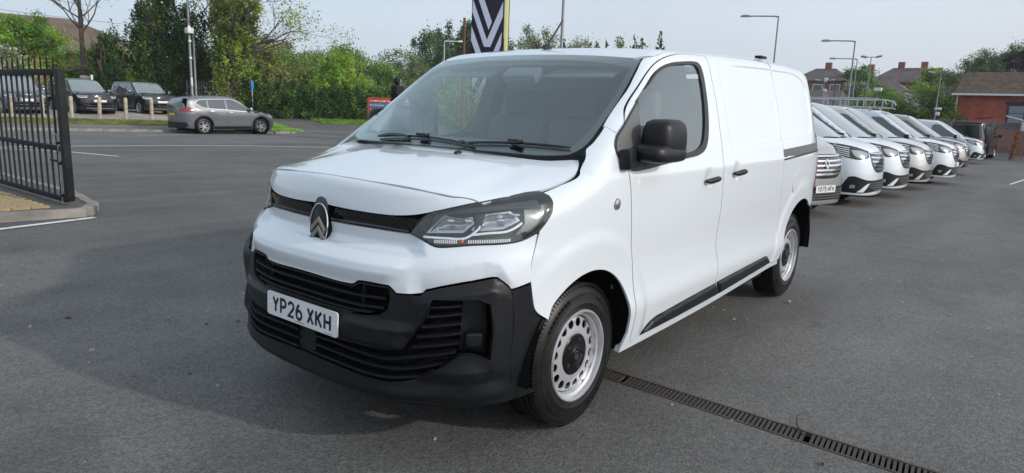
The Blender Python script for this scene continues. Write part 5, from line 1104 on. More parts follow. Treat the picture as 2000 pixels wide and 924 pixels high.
def bare_tree(name,x,y,label,h,r,depth,seed,leafm=None,nl=0,lean=(0,0,1),ivy=None,L=None,spread=.5,kids=(2,3),cat='tree',lsize=.06,lf=.5):
    z=zg(x,y); t=empty(name,(x,y,z),label=label,cat=cat); rg=np.random.default_rng(seed); m=MB(); m.tube([(0,0,-.2),(.06,.03,h*.5),(.0+lean[0]*.3,lean[1]*.3,h)],[r*1.25,r,r*.85],10); m.build('trunk',BARK,t)
    tips=[]; b=MB(); L=L or h*.55
    for i in range(7): 
        a=2*math.pi*i/7+rg.uniform(-.3,.3); limbs(b,(0,0,h*(.72+.28*rg.random())),(math.cos(a)*.9+lean[0],math.sin(a)*.9+lean[1],.55+.5*rg.random()),L,r*lf,depth,rg,spread,.74,.10,tips,kids)
    limbs(b,(0,0,h*.97),(0,0,1),L*1.1,r*.7,depth,rg,spread,.74,.10,tips,kids)
    o=b.build('limbs',BARK,t); o['kind']='stuff' if False else 'thing'; del o['kind']
    if nl:
        k=np.array(tips); k=k[rg.integers(0,len(k),nl)]; P=k+rg.normal(0,.22,k.shape)
        leaves_at('crown',t,P,lsize,leafm,rg)
    return t
def leaves_at(name,parent,P,size,mats,rg):
    nl=len(P); N=rg.normal(size=(nl,3)); N/=np.linalg.norm(N,axis=1)[:,None]; T=np.cross(N,rg.normal(size=(nl,3))); T/=np.linalg.norm(T,axis=1)[:,None]; B_=np.cross(N,T); s=size*rg.uniform(.6,1.4,(nl,1))
    V=np.stack([P-T*s,P-B_*s*.6,P+T*s,P+B_*s*.6],1); me=bpy.data.meshes.new(name); me.from_pydata(V.reshape(-1,3).tolist(),[],[(4*i,4*i+1,4*i+2,4*i+3) for i in range(nl)])
    o=link(name,me,parent,[m[0] for m in mats]); me.polygons.foreach_set('material_index',rg.choice(len(mats),nl,p=np.array([m[1] for m in mats])/sum(m[1] for m in mats)).astype(np.int32)); return o
# left background
bare_tree('bare_tree',-16.4,-49.1,'tall leafless tree with forked grey limbs standing behind the ivy clad stump',6.4,.15,5,3,[(OLV,1),(BRN,1)],2200,L=2.3,lsize=.05,spread=.42,lf=.34)
tree('ivy_stump',-15.8,-44.0,'dark ivy covered stump standing behind the middle black off-roader',[(-.2,0,3.3,1.15,1.0,1.5),(.1,0,1.6,1.0,.9,1.5)],9000,.085,[(DKG1,5),(DKG2,3),(MID,.5)],2.2,.25,cat='tree',spread=.24,clump=60)
tree('sycamore_tree',-14.6,-54.4,'bright green young tree rising in front of the brown roofed house',[(-.3,0,5.0,1.6,1.5,1.3),(.8,0,3.8,1.5,1.2,1.4),(-1.4,.3,4.2,1.2,1,1.0)],13300,0.092,[(MID,3),(BRI,4),(YEL,1)],2.5,.15,clump=30)
tree('leafy_shrub',-17.6,-51.8,'yellow green bushy growth round the foot of the bare tree',[(1.8,0,2.1,1.8,1.3,1.3),(0,0,2.5,2.0,1.4,1.7),(-2.2,0,2.5,2.1,1.4,1.7),(-4.0,.8,2.1,1.6,1.2,1.5)],20000,.095,[(MID,3),(BRI,3),(YEL,3),(OLV,1.5)],1.5,.1,cat='shrub',stems=3)
tree('blossom_tree',-9.9,-46.5,'white blossoming hawthorn above the railings at the left edge',[(1.0,0,2.9,2.6,1.5,1.0),(-1.2,0,2.5,1.5,1.2,1.0),(0,0,1.8,3,1.3,1.2)],9000,.085,[(BLS,4),(OLV,3),(MID,3)],1.6,.12,clump=50,spread=.22)
tree('conifer_tree',-18.6,-43.2,'tall dense dark conifer beside the lighting column',[(0,0,2.6,1.7,1.5,2.7),(.1,0,5.0,1.35,1.2,2.2),(-.4,.1,6.8,.8,.9,1.4),(1.1,0,4.0,.8,1.0,2.2),(-1.2,.3,3.0,1.0,1.1,2.4),(1.0,.1,6.0,.35,.5,1.0)],30000,.085,[(DKG1,3),(DKG2,4),(MID,1.6),(OLV,.6)],5,0.165,clump=90,spread=.22,up=.6)
tree('laurel_shrub',-20.3,-42.4,'dark evergreen shrub filling the gap between conifer and ivy tree',[(-.2,0,2.2,1.6,1.2,2.3),(.2,.3,5.0,1.0,1.2,1.9)],12000,.09,[(DKG1,5),(DKG2,3),(OLV,.6)],1.5,.1,cat='shrub',clump=60)
bare_tree('ivy_tree',-20.9,-38.6,'big old tree hung with yellow green ivy and sparse spring leaves',4.6,.42,5,11,[(OLV,3),(YEL,2),(MID,2)],4200,lean=(-.34,.12,1),L=2.8,lsize=.075,kids=(2,3),lf=.26)
iv=[o for o in COL.objects if o.name=='ivy_tree'][0]
leaves('ivy',iv,[(-.3,.2,8.6,1.5,.9,1.5),(.25,.25,5.4,1.25,.8,1.6),(-.3,.3,3.2,1.5,.8,1.2),(-1.6,.6,1.3,.8,.7,1.4),(.0,.2,1.8,1.35,.9,1.9),(.6,.3,4.0,.95,.8,1.6),(-.7,.2,4.4,1.1,.8,1.8),(-.5,.2,6.6,1.5,1.0,1.7),(.8,.3,6.6,.8,.8,1.7),(-.9,.5,2.2,.9,.8,1.6),(-1.1,.4,.9,.9,.7,1.0)],50000,.078,[(OLV,3.2),(YEL,4.2),(MID,2.4),(DKG1,2.4),(BRN,1.0)],clump=60,spread=.20,seed=5)
tree('hawthorn_shrub',-23.6,-40.0,'greyish hawthorn with white blossom right of the ivy tree',[(0,0,3.2,1.9,1.3,1.6),(.3,.3,1.9,1.6,1.2,1.5)],11000,.085,[(OLV,4),(BRN,2),(BLS,1.0),(YEL,1)],1.6,.12,cat='shrub',clump=60,spread=.2)
# clipped dark hedge and the bright bush behind it
hd=empty('hedge',(-25.6,-37.0,zg(-25.6,-37.0)),label='long dark overgrown hedge beside the side road',cat='hedge')
for i in range(7):
    m=MB(); limbs(m,(-3.6+i*1.2,.3*math.sin(i),-.1),(0,0,1),1.4,.06,2,np.random.default_rng(i)); m.build('stem',BARK,hd)
leaves('foliage',hd,[(3.6-1.15*i,-.55+.22*i+.25*math.sin(i*2.1),.95+.18*math.sin(i*1.7),1.15,.95,1.35+.15*math.cos(i*2)) for i in range(9)],46000,.075,[(DKG1,4),(DKG2,4),(MID,1.2)],clump=55,spread=.21,seed=8)
tree('willow_bush',-29.2,-38.6,'tall light green bush towering over the hedge, thin twigs on top',[(0,0,1.9,2.0,1.4,2.0),(.1,0,3.2,1.6,1.2,1.4),(-.6,.6,1.6,1.6,1.0,1.7),(-.1,.2,4.4,.75,.6,.55),(.9,.2,4.1,.4,.4,.5)],22000,.085,[(BRI,5),(YEL,3.5),(MID,3)],2.2,.12,cat='shrub',clump=60,spread=.21)
bare_tree('sapling',-29.6,-38.9,'slender sparse sapling sticking up behind the light green bush',3.6,.06,3,21,[(MID,2),(GRY,1)],700,L=1.0,spread=.4)
tree('bramble_bush',-29.9,-35.6,'low green brambles at the hedge end beside the red direction sign',[(0,0,.8,1.7,.9,.9),(-1.4,.5,.5,1.0,.7,.6)],9000,.065,[(DKG2,4),(MID,3),(GRY,1)],.5,.04,cat='shrub')
for nm,x,y,lb,bl,n_,s_,ms in (
 ('ash_tree',-42.0,-68.5,'brown budding broad tree on the skyline right of the ivy tree',[(0,0,5.2,5.2,4,3.0),(3.5,1,4.0,3.2,3,2.8)],24700,0.132,[(BRN,4),(OLV,4),(GRY,1)]),
 ('field_maple',-50.0,-64.5,'green round headed tree on the skyline behind the light green bush',[(0,0,4.4,4.6,4,3.0),(5.0,-1,3.6,3.6,3,2.7),(-4.5,0,3.4,3.6,3,2.5)],38000,0.125,[(MID,4),(DKG2,3),(BRI,1.5)]),
 ('oak_tree',-37.0,-56.0,'mid green spreading tree filling the gap behind the hedge',[(0,0,3.0,5.5,3,2.8),(-5,1,2.8,4.5,3,2.4),(5,-1,3.2,4,3,2.8)],49400,0.099,[(MID,4),(DKG2,3),(OLV,2),(YEL,1)]),
 ('willow_tree',-58.3,-63.7,'pale grey green loose tree left of the tall dark poplars',[(0,0,4.4,3.6,3,3.2),(-4,2,3.6,3.4,3,3.0),(3.6,-2,3.2,3.0,3,2.6)],28500,0.125,[(GRY,5),(OLV,2),(MID,1)]),
 ('poplar_tree',-77.3,-73.8,'tall dark poplar left of the brown timber post',[(3.5,0,6.0,3.6,4,5.6),(0,0,7.6,2.8,3,5.6),(-3.0,2,8.2,2.6,3,5.4),(2.0,0,3.5,5,3,3.6)],49400,0.172,[(DKG1,5),(DKG2,5),(GRY,1)]),
 ('poplar_tree',-80.5,-70.8,'tall dark poplar directly beside the striped pylon sign',[(0,0,8.6,2.6,3,5.6),(-3,2,6.6,3.0,3,5.0)],30400,0.172,[(DKG1,5),(DKG2,5),(MID,1)]),
 ('willow_tree',-77.8,-57.0,'pale budding tree seen over the van roof between sign and pole',[(0,0,7.2,4.0,3,4.6),(-3.5,5,6.2,3.4,3,4.4)],28500,0.132,[(GRY,4),(OLV,4),(BRN,2)]),
 ('bush_row',-66.0,-44.0,'olive bushes just above the van roof right of the aerial',[(0,0,4.5,3.4,3,4.5),(-4,6,4.6,3.4,3,4.2)],15200,0.145,[(OLV,4),(GRY,3)])):
    tree(nm,x,y,lb,bl,n_,s_,ms,3,.3,clump=60,spread=.23)
def conifer(x,y,h,label):
    z=zg(x,y); t=empty('spruce_tree',(x,y,z),label=label,cat='tree',group='spruce tips above the roof'); m=MB(); m.tube([(0,0,0),(0,0,h)],[.3,.04],6); m.build('trunk',BARK,t)
    bl=[(0,0,h*(.25+.72*i/9),(1-i/9.6)*h*.16+.18,(1-i/9.6)*h*.16+.18,h*.055) for i in range(10)]
    leaves('crown',t,bl,9000,.15,[(FIR,4),(DKG1,2)],clump=40,spread=.30,seed=int(x*-3+h*10)); return t
for x,y,h,lb in ((-104.6,-51.6,13.6,'tallest spruce tip rising over the middle of the van roof'),(-102.7,-54.0,12.6,'slim spruce tip left of the tallest one'),(-102.2,-55.1,12.5,'leftmost of the three spruce tips near the roof rail'),(-99.0,-61.8,11.8,'small distant spruce tip over the windscreen corner'),(-99.4,-60.6,12.0,'distant spruce tip in the low group right of the tall pole'),(-100,-59.2,11.9,'distant spruce at the right end of the low group'),(-96.5,-65.5,12.2,'dark evergreen tip touching the tall grey pole')): conifer(x,y,h,lb)
# right background
tree('goat_willow',-58.9,-6.4,'broad olive green bush left of the brick building',[(0,0,2.6,2.4,2.6,2.3),(.5,-2.8,2.3,2.2,2.4,1.9),(.5,2.2,2.8,2.0,1.6,2.1),(-.5,-.6,1.2,2.2,4.2,1.2)],41800,0.079,[(OLV,4),(MID,3),(DKG2,3),(YEL,1)],1.6,.12,cat='shrub',clump=60,spread=.21)
for i,(x,y,bl,ms,lb) in enumerate(((-126,-8.6,[(0,0,10.2,2,3.2,2.4),(0,2.6,10.0,2,1.8,2.2)],[(MID,3),(GRY,4)],'round grey green tree above the brick building roof'),(-127,-3.9,[(0,0,10.4,3,2.4,3.6),(0,2.5,11,3,3,4)],[(DKG2,4),(MID,2)],'dark tree at the right edge above the brick building'),(-112,-2.9,[(0,0,9.8,2,2.2,1.6),(0,2.5,10,2,2,1.8)],[(RED,5),(BRN,1)],'purple leaved tree at the right edge above the tiled roof'),
   (-108.5,-21.4,[(0,0,7.2,2,2.4,2.0),(0,1.6,5.4,2,2.4,2.2)],[(MID,4),(DKG2,3)],'green tree between the hillside houses behind the tall lamps'),(-103,-20.4,[(0,0,5.4,1,1.9,1.0)],[(BLS,4),(MID,2)],'white blossoming bush below the hillside houses'),(-118,-13.6,[(0,0,8.4,1.5,2.0,1.3)],[(YEL,3),(OLV,3)],'yellow green tree between the roofs left of the brick building'),(-116,-11.0,[(0,0,8.0,1.5,2.0,1.4),(0,3,7,1.5,2,1.2)],[(OLV,4),(GRY,3)],'olive tree behind the twin headed lamp'),
   (-112.5,-23.6,[(0,0,7.6,1.5,1.2,1.2)],[(OLV,3),(GRY,2)],'small olive tree in front of the first hillside house'))):
    tree('garden_tree',x,y,lb,[(p[0],p[1],p[2]-(.3 if i>2 else 0),p[3]*.8,p[4]*.8,p[5]*.8) for p in bl],9000 if i<3 else 6000,.13,ms,4 if i>2 else 6,.2,clump=40)
tree('forsythia_bush',-18.0,-16.9,'yellow flowering shrub behind the windscreen pillar',[(0,0,2.5,.55,.5,.9),(.3,.4,1.6,.8,.7,1.0),(-1.0,.8,1.6,.9,.7,1.1)],5000,.06,[(leafmat('forsythia_yellow',(0.320,0.260,0.020)),2),(YEL,3),(MID,2)],1.0,.04,cat='shrub',stems=3)
tree('laurel_bush',-24.5,-19.5,'bright green shrubs glimpsed through the windscreen beside the sign',[(0,0,1.9,1.6,1.3,1.9),(-2,1.6,1.7,1.5,1.3,1.7),(1.8,-1.4,1.8,1.4,1.2,1.8)],12000,.08,[(BRI,3),(YEL,2),(MID,3)],1.0,.05,cat='shrub',stems=2)
# verge grass and weeds
def blades(n,s0,s1,q0,q1,h,m,dz=.12):
    rg=np.random.default_rng(n); s=rg.uniform(s0,s1,n); q=rg.uniform(q0,q1,n); x=-13-.984*s-.18*q; y=.177*s-.9676*q; z=np.array([zg(a,b)+dz for a,b in zip(x,y)]); a=rg.uniform(0,6.28,n); H=h*rg.uniform(.5,1.4,n); w=.012+.01*rg.random(n); lx,ly=rg.normal(0,.03,n),rg.normal(0,.03,n)
    V=np.stack([np.stack([x-w*np.cos(a),y-w*np.sin(a),z],1),np.stack([x+w*np.cos(a),y+w*np.sin(a),z],1),np.stack([x+lx,y+ly,z+H],1)],1)
    me=bpy.data.meshes.new('grass'); me.from_pydata(V.reshape(-1,3).tolist(),[],[(3*i,3*i+1,3*i+2) for i in range(n)]); return meta(link('grass',me,None,m),kind='stuff')
blades(12000,-13,-.6,33.05,35.2,.06,OLV); blades(3500,-.6,1.2,30.8,35,.13,BRI); blades(5000,5,11.5,36.2,38.2,.16,MID,0)
# ---------------------------------------------------------------- gate, fences, posts
GATEM=mat('gate_paint',(.012,.013,.016),rough=.6,spec=.2); vary(GATEM,(.010,.011,.014),(.022,.023,.026),scale=6,lo=.45,hi=.75); GALV=mat('galvanised',(.34,.35,.36),rough=.5,metal=.6); vary(GALV,(.24,.25,.26),(.40,.41,.42),scale=8); WORN=mat('worn_fence_grey',(.12,.125,.13),rough=.6); vary(WORN,(.08,.085,.09),(.16,.165,.17),scale=3)
gt=empty('yard_gate',(-.57,-6.97,0),label='open dark grey steel bar gate at the left edge',cat='gate')
def bx(par,name,c,d,m,bev=.006,rz=0): q=MB(); q.box((0,0,0),d); o=q.build(name,m,par,bevel=bev) if bev else q.build(name,m,par); o.location=c; o.rotation_euler=(0,0,rz); return o
L=4.2
bx(gt,'end_stile',(0,0,.94),(.085,.10,1.60),GATEM)
for nm,z,h in (('top_rail',1.70,.075),('middle_rail',.78,.06),('bottom_rail',.15,.06)): bx(gt,nm,(.01,-L/2-.05,z),(.05,L,h),GATEM)
for i in range(19): bx(gt,'gate_bar',(.01,-.24-i*.205,.93),(.021,.021,1.52),GATEM,0)
for i in range(19):
    q=MB(); q.tube([(0,0,0),(0,0,.12),(0,0,.17)],[.010,.010,.002],6); o=q.build('finial',GATEM,gt); o.location=(.01,-.14-i*.205,1.735)
bolt=MB(); bolt.tube([(.03,-.14,-.01),(.03,-.14,.95)],.012,8); bolt.tube([(.03,-.14,.95),(.09,-.16,.95)],.010,6); bolt.build('drop_bolt',GALV,gt,smooth=True)
for z in (.20,.60,.85): bx(gt,'bolt_keeper',(.03,-.14,z),(.04,.06,.03),GATEM,.003)
bx(gt,'bolt_arm',(.02,-.30,.62),(.02,.34,.025),GATEM,.003)
# far gate pier with brace and railing
gp=empty('gate_post',(-7.42,-8.58,zg(-7.4,-8.6)),label='thick black gate post with ball finial, seen past the windscreen pillar',cat='post')
bx(gp,'post',(0,0,.95),(.17,.17,1.9),GATEM,.01); q=MB(); q.lathe([(0,.09),(.045,.075),(.065,.03),(.065,-.02),(.03,-.06),(.03,-.09)],14,Matrix.Translation((0,0,1.98))@Matrix.Rotation(R(-90),4,'Y')); q.build('ball_finial',GATEM,gp,smooth=True)
bx(gp,'hinge_plate',(0,.02,1.72),(.24,.24,.05),GATEM); bx(gp,'hinge_plate',(0,.02,1.60),(.22,.22,.05),GATEM)
g2=empty('yard_gate',(-7.55,-8.62,zg(-7.6,-8.7)),math.atan2(-.6,-1.0),label='second black bar gate running away behind the windscreen',cat='gate')
for z in (1.45,.80,.18): bx(g2,'rail',(1.7,0,z),(3.3,.05,.06),GATEM)
for i in range(16): bx(g2,'gate_bar',(.15+i*.205,0,.82),(.025,.025,1.28),GATEM,0)
q=MB(); q.bar((.0,0,1.86),(3.2,0,1.05),.05,.05); q.build('brace',GATEM,g2); bx(g2,'end_stile',(3.3,0,.8),(.09,.09,1.4),GATEM)
# timber bollards of the car park
WOOD=mat('weathered_timber',(.42,.36,.27),rough=.85); vary(WOOD,(.30,.25,.18),(.50,.44,.34),scale=5,bump=.3,bscale=30)
bl0=None
for i,(x,y,lb) in enumerate(((-8.45,-36.41,'pale timber post leftmost behind the gate bars'),(-9.66,-36.25,'pale timber post second from the left, seen through the gate bars'),(-10.85,-36.09,'pale timber post just right of the gate stile'),(-12.12,-36.09,'pale timber post in front of the plate of the middle off-roader'),(-13.33,-35.91,'pale timber post between the two black off-roaders'),(-14.55,-35.71,'pale timber post nearest the tail of the grey SUV'))):
    if bl0 is None:
        bl0=empty('timber_post',(x,y,zg(x,y)),label=lb,cat='bollard',group='timber posts along the car park edge'); q=MB(); q.lathe([(0,1.16),(.05,1.155),(.085,1.12),(.09,1.08),(.09,-.1)],12,Matrix.Rotation(R(-90),4,'Y')); q.build('post',WOOD,bl0,smooth=True,angle=R(50)); q=MB(); q.lathe([(.0915,1.05),(.0915,1.0)],12,Matrix.Rotation(R(-90),4,'Y')); q.build('reflective_band',mat('band_grey',(.5,.48,.42),rough=.5),bl0,smooth=True); o=bl0
    else: o=copy_tree(bl0); o['label']=lb
    o.location=(x,y,zg(x,y)); o.rotation_euler=(R(RNG.uniform(-2,2)),R(RNG.uniform(-2,2)),i)
# palisade fences
def palisade(x0,y0,x1,y1,h,label,pitch=.15,z0=None,cat='fence',m=GALV):
    L=math.hypot(x1-x0,y1-y0); f=empty('palisade_fence',(x0,y0,zg(x0,y0)),math.atan2(y1-y0,x1-x0),label=label,cat=cat); n=int(L/pitch)
    q=MB(); q.prism([(-.033,0),(.033,0),(.033,h-.12),(.012,h),(0,h-.05),(-.012,h),(-.033,h-.12)],'y',-.006,.006); o=q.build('pale',m,f); me=o.data; o.location=(.05,0,.05)
    for i in range(1,n): o=bpy.data.objects.new('pale',me); COL.objects.link(o); o.parent=f; o.location=(.05+i*pitch,0,.05)
    for z in (.45,h-.35): bx(f,'rail',(L/2,-.03,z),(L,.04,.05),m,0)
    for i in range(int(L/2.75)+1): bx(f,'post',(i*2.75,-.08,h/2),(.07,.1,h),m,0)
    return f
palisade(-19.3,-41.2,-22.2,-39.6,2.1,'grey palisade fence half swallowed by ivy behind the grey SUV',.16,m=WORN)
palisade(-55.5,-6.5,-46.5,2.6,2.15,'weathered grey palisade fence in front of the brick building',.15,m=WORN)
# lighting columns
LAMPM=mat('lamp_column_grey',(.22,.23,.24),rough=.5,metal=.5); WHT=mat('white_housing',(.7,.7,.7),rough=.4); BLKM=mat('black_metal',(.02,.02,.022),rough=.4)
def column(name,x,y,h,label,arm=None,head='single',r=.07,m=LAMPM,cat='lamp post',extras=()):
    z=zg(x,y); c=empty(name,(x,y,z),label=label,cat=cat); q=MB(); q.tube([(0,0,-.1),(0,0,1.2),(0,0,1.25),(0,0,h)],[r*1.25,r*1.2,r,r*.6],10); q.build('column',m,c,smooth=True)
    if arm:
        q=MB(); ax,ay=arm; q.tube([(0,0,h-.05),(ax*.1,ay*.1,h),(ax,ay,h+.02)],[.05,.04,.035],8); q.build('arm',m,c,smooth=True)
        q=MB(); q.box((0,0,0),(.62,.22,.12),taper=.6); o=q.build('lamp_head',m,c,bevel=.02); o.location=(ax*1.02,ay*1.02,h+.03); o.rotation_euler=(0,0,math.atan2(ay,ax))
        q=MB(); q.box((0,0,-.065),(.40,.16,.02)); q.build('diffuser',WHT,o)
    if head=='twin':
        for sg in (1,-1):
            q=MB(); q.bar((0,0,h),(-.1,sg*.42,h+.02),.05); q.build('bracket',m,c); q=MB(); q.box((0,0,0),(.30,.40,.10)); o=q.build('flood_light',m,c,bevel=.01); o.location=(-.02,sg*.52,h+.05); o.rotation_euler=(R(12*sg),R(18),0)
    for nm,zz,d,mm in extras: 
        q=MB(); q.box((0,0,0),d); o=q.build(nm,mm,c,bevel=.015); o.location=(.05,.12,zz)
    return c
column('lamp_post',-40.1,-11.5,7.25+.58,'tall grey street lamp with long arm, nearest above the van roof rear',arm=(.62,-1.72))
column('lamp_post',-46.1,-8.5,6.31+.56,'grey street lamp with long arm, the second from the van roof',arm=(.5,-1.60))
column('lamp_post',-60.8,-11.5,6.32+.62,'farther lamp with thin arm just right behind the second one',arm=(.5,-1.75),r=.06)
column('lamp_post',-56.1,-9.5,6.07+.61,'straight mast with two floodlights on top, behind the row of vans',head='twin',r=.05)
column('lamp_post',-47.0,-3.66,4.35+.51,'slim mast with twin floodlights and white cameras before the olive bush',head='twin',r=.045,extras=(('camera_box',2.75,(.3,.34,.14),WHT),('camera_box',2.45,(.2,.2,.22),WHT)))
column('camera_mast',-55.5,-12.5,4.9,'camera mast with white dome close to the van roof corner',r=.06,cat='mast',head='twin',m=LAMPM,extras=(('dome_camera',5.0,(.22,.22,.3),WHT),('camera_box',4.2,(.3,.2,.2),WHT)))
column('camera_mast',-55.6,-11.7,4.9,'dark mast with black floodlights next to the camera mast',r=.05,cat='mast',head='twin',m=BLKM)
column('lamp_post',-56.3,-8.9,3.9,'short black post with white lantern behind the roof rack',r=.05,m=BLKM,extras=(('lantern',4.3,(.4,.5,.25),WHT),))
column('steel_mast',-30.3,-20.2,11.0,'tall plain grey mast rising out of frame above the aerial',r=.105,cat='mast')
column('lamp_post',-40.5,-39.2,6.45+.2,'white lamp post with short bracket left of the striped sign',arm=(-.95,.98),r=.045,m=WHT)
q=column('timber_pole',-16.5,-15.0,4.57+.27,'brown timber pole left of the striped pylon sign',r=.075,m=mat('brown_pole',(.13,.05,.035),rough=.8),cat='pole')
column('lamp_post',-18.7,-39.4,11,'tall galvanised lighting column behind the grey SUV with white box',r=.085,extras=(('control_box',5.0,(.35,.40,.32),WHT),('sensor',5.2,(.14,.14,.14),WHT),('sensor',4.4,(.14,.14,.14),WHT),('sensor',3.4,(.14,.14,.14),WHT),('white_band',2.0,(.1,.1,.5),WHT)))
column('steel_mast',-19.05,-39.6,5.3,'shorter grey pole directly beside the tall lighting column',r=.08,cat='mast')
# small signs
sb=empty('sign_board',(-14.3,-42.6,zg(-14.3,-42.6)-.4),label='dark sign board on a grey post behind the middle off-roader',cat='sign'); bx(sb,'board',(.3,0,2.15),(.55,.04,.55),NAVY); bx(sb,'post',(-.05,0,1.3),(.12,.08,2.4),GALV)
s2=empty('road_sign',(-21.3,-37.0,zg(-21,-37)),label='small blue round edged sign on the ivy tree trunk',cat='sign'); bx(s2,'face',(0,0,2.0),(.30,.03,.50),mat('sign_blue',(.02,.22,.55),rough=.4),rz=.5); bx(s2,'back_plate',(.1,-.04,2.1),(.16,.03,.45),mat('sign_red_brown',(.25,.05,.03),rough=.5),rz=.5); bx(s2,'post',(0,-.05,1.0),(.05,.05,2.0),GALV)
# red and blue direction board
dx,dy=-1.35,1.15; az=math.atan2(dy,dx); ds=empty('direction_board',(-21.71,-26.63,zg(-21.7,-26.6)),az,label='red framed direction board with white and blue strips on two legs',cat='sign')
REDM=mat('sign_red',(.45,.06,.03),rough=.45); BLU=mat('strip_blue',(.03,.18,.42),rough=.4)
Wd=2.0
for x in (.04,Wd-.04): bx(ds,'leg',(x,0,1.0),(.08,.06,2.06),REDM)
bx(ds,'back_panel',(Wd/2,-.02,1.55),(Wd-.16,.03,.94),REDM)
for k,(z,h,mm) in enumerate(((1.90,.17,REDM),(1.68,.20,BLU),(1.45,.17,REDM),(1.24,.17,REDM))):
    st=bx(ds,'strip',(Wd/2,-.045,z),(Wd-.2,.02,h),mm,.004)
    q=MB(); M=Matrix.Translation((.0,.012,0))@Matrix(((-1,0,0,0),(0,0,1,0),(0,1,0,0),(0,0,0,1)))
    letters(q,('DELIVERIES','CARS','RECEPTION','PARTS')[k] if False else '',.1,.06,.02,.02,M)
    # illegible white print: short strokes and an arrow at the left end
    x=-Wd/2+.32; rg=np.random.default_rng(k)
    while x<Wd/2-.25-(k==1)*.9:
        w_=rg.uniform(.03,.09); q.box((x,-.012,rg.uniform(-.008,.008)),(w_,.004,.045+.02*rg.random())); x+=w_+rg.choice([.015,.015,.05])
    q.prism([(-Wd/2+.12,0),(-Wd/2+.20,.05),(-Wd/2+.20,-.05)],'y',-.014,-.010)
    q.build('strip_print',WHT,st)
    st['kind']='thing'; del st['kind']
bx(ds,'top_trim',(Wd/2,.0,2.05),(Wd,.08,.06),REDM)
# pylon sign with its striped lozenge
pl=empty('pylon_sign',(-19.68,-17.5,zg(-19.7,-17.5)),math.atan2(1.01,-.87),label='tall dark pylon sign with pale striped lozenge and yellow edge',cat='sign')
PDK=mat('pylon_dark',(.008,.010,.020),rough=.5,spec=.2); PWH=mat('pylon_pale',(.42,.46,.60),rough=.4); PYE=mat('pylon_yellow',(.74,.72,.28),rough=.45)
Wp=1.36; bx(pl,'face_panel',(Wp/2,0,4.1),(Wp,.30,8.2),PDK,.01); bx(pl,'yellow_edge',(Wp+.10,0,4.1),(.16,.34,8.2),PYE,.01); bx(pl,'edge_trim',(Wp+.20,0,4.1),(.03,.30,8.2),TRIM,.004)
def stripe(px):
    # outline in sign units: u 0..1 across the face, z up in metres
    q=MB(); q.prism([(u*Wp,z) for u,z in px],'y',-.158,-.150)   # the face on the yard side
    o=q.build('pale_stripe',PWH,pl); return o
zc=lambda ypx:4.75+.35-(ypx-50)/46.0
U=lambda xpx,ypx:((xpx-921-(50-ypx)*.02)/62.0,zc(ypx))
for poly in ([(933.5,0),(944.7,0),(959.7,42),(953.5,57.4)],[(923.7,1.4),(950.3,76),(981,4),(980.7,31.5),(957,89),(945,89),(922.3,24.5)],[(921,51),(940.5,103),(929.6,103.6),(920,78)],[(979,60),(977.6,84),(972,101),(961,102)],
   [(912,-70),(945,-70),(944.7,-1),(933.5,-1)] if False else [(933.5,-1),(944.7,-1),(925,-55),(921,-35)],
   [(950,137),(961,137),(938,186),(954,232),(943,232),(926,186)],[(973,137),(983,137),(960,188),(975,225),(964,228),(948,188)],[(929,137),(940,137),(923,172),(922,152)]):
    stripe([U(*q) for q in poly])
# overhead wires
for i,(a,b) in enumerate((((-2,-52,9.5),(-22,-60,8.2)),((2,-60,8.6),(-26,-66,7.6)),((-9,-40,11.5),(-19,-46,7.6)))):
    q=MB(); pts=[Vector(a).lerp(Vector(b),t)-Vector((0,0,.5*math.sin(math.pi*t))) for t in np.linspace(0,1,9)]; q.tube(pts,.014,4); meta(q.build('overhead_wire',BLKM),['upper overhead wire crossing the sky at top left','lower overhead wire crossing the sky at top left','steep overhead wire running down to the bare tree'][i],'wire',group='overhead wires at top left')
# ---------------------------------------------------------------- buildings
BRICK=mat('red_brick',(.24,.07,.045),rough=.9)
def brickmat(m,c1,c2,mo,sc):
    n,l,b=nodes(m); t=n.new('ShaderNodeTexCoord'); s=n.new('ShaderNodeSeparateXYZ'); c=n.new('ShaderNodeCombineXYZ'); a=n.new('ShaderNodeMath'); a.operation='ADD'; k=n.new('ShaderNodeTexBrick')
    l.new(t.outputs['Object'],s.inputs[0]); l.new(s.outputs[0],a.inputs[0]); l.new(s.outputs[1],a.inputs[1]); l.new(a.outputs[0],c.inputs[0]); l.new(s.outputs[2],c.inputs[1]); l.new(c.outputs[0],k.inputs[0])
    k.inputs['Color1'].default_value=(*c1,1); k.inputs['Color2'].default_value=(*c2,1); k.inputs['Mortar'].default_value=(*mo,1); k.inputs['Scale'].default_value=sc; k.inputs['Mortar Size'].default_value=.012; k.inputs['Brick Width'].default_value=.225*sc/sc; k.inputs['Row Height'].default_value=.075
    z=n.new('ShaderNodeTexNoise'); z.inputs['Scale'].default_value=1.2; z.inputs['Detail'].default_value=6; r=n.new('ShaderNodeMapRange'); r.inputs[1].default_value=.3; r.inputs[2].default_value=.7; r.inputs[3].default_value=.7; r.inputs[4].default_value=1.25; l.new(t.outputs['Object'],z.inputs[0]); l.new(z.outputs[0],r.inputs[0])
    v=n.new('ShaderNodeVectorMath'); v.operation='SCALE'; l.new(k.outputs[0],v.inputs[0]); l.new(r.outputs[0],v.inputs['Scale']); l.new(v.outputs[0],b.inputs['Base Color'])
brickmat(BRICK,(.46,.085,.05),(.35,.065,.042),(.24,.11,.08),1.0)
ROOFT=mat('roof_tiles',(.11,.075,.055),rough=.9); vary(ROOFT,(.075,.052,.04),(.15,.10,.075),scale=2.5,bump=.5,bscale=25,dist=.02)
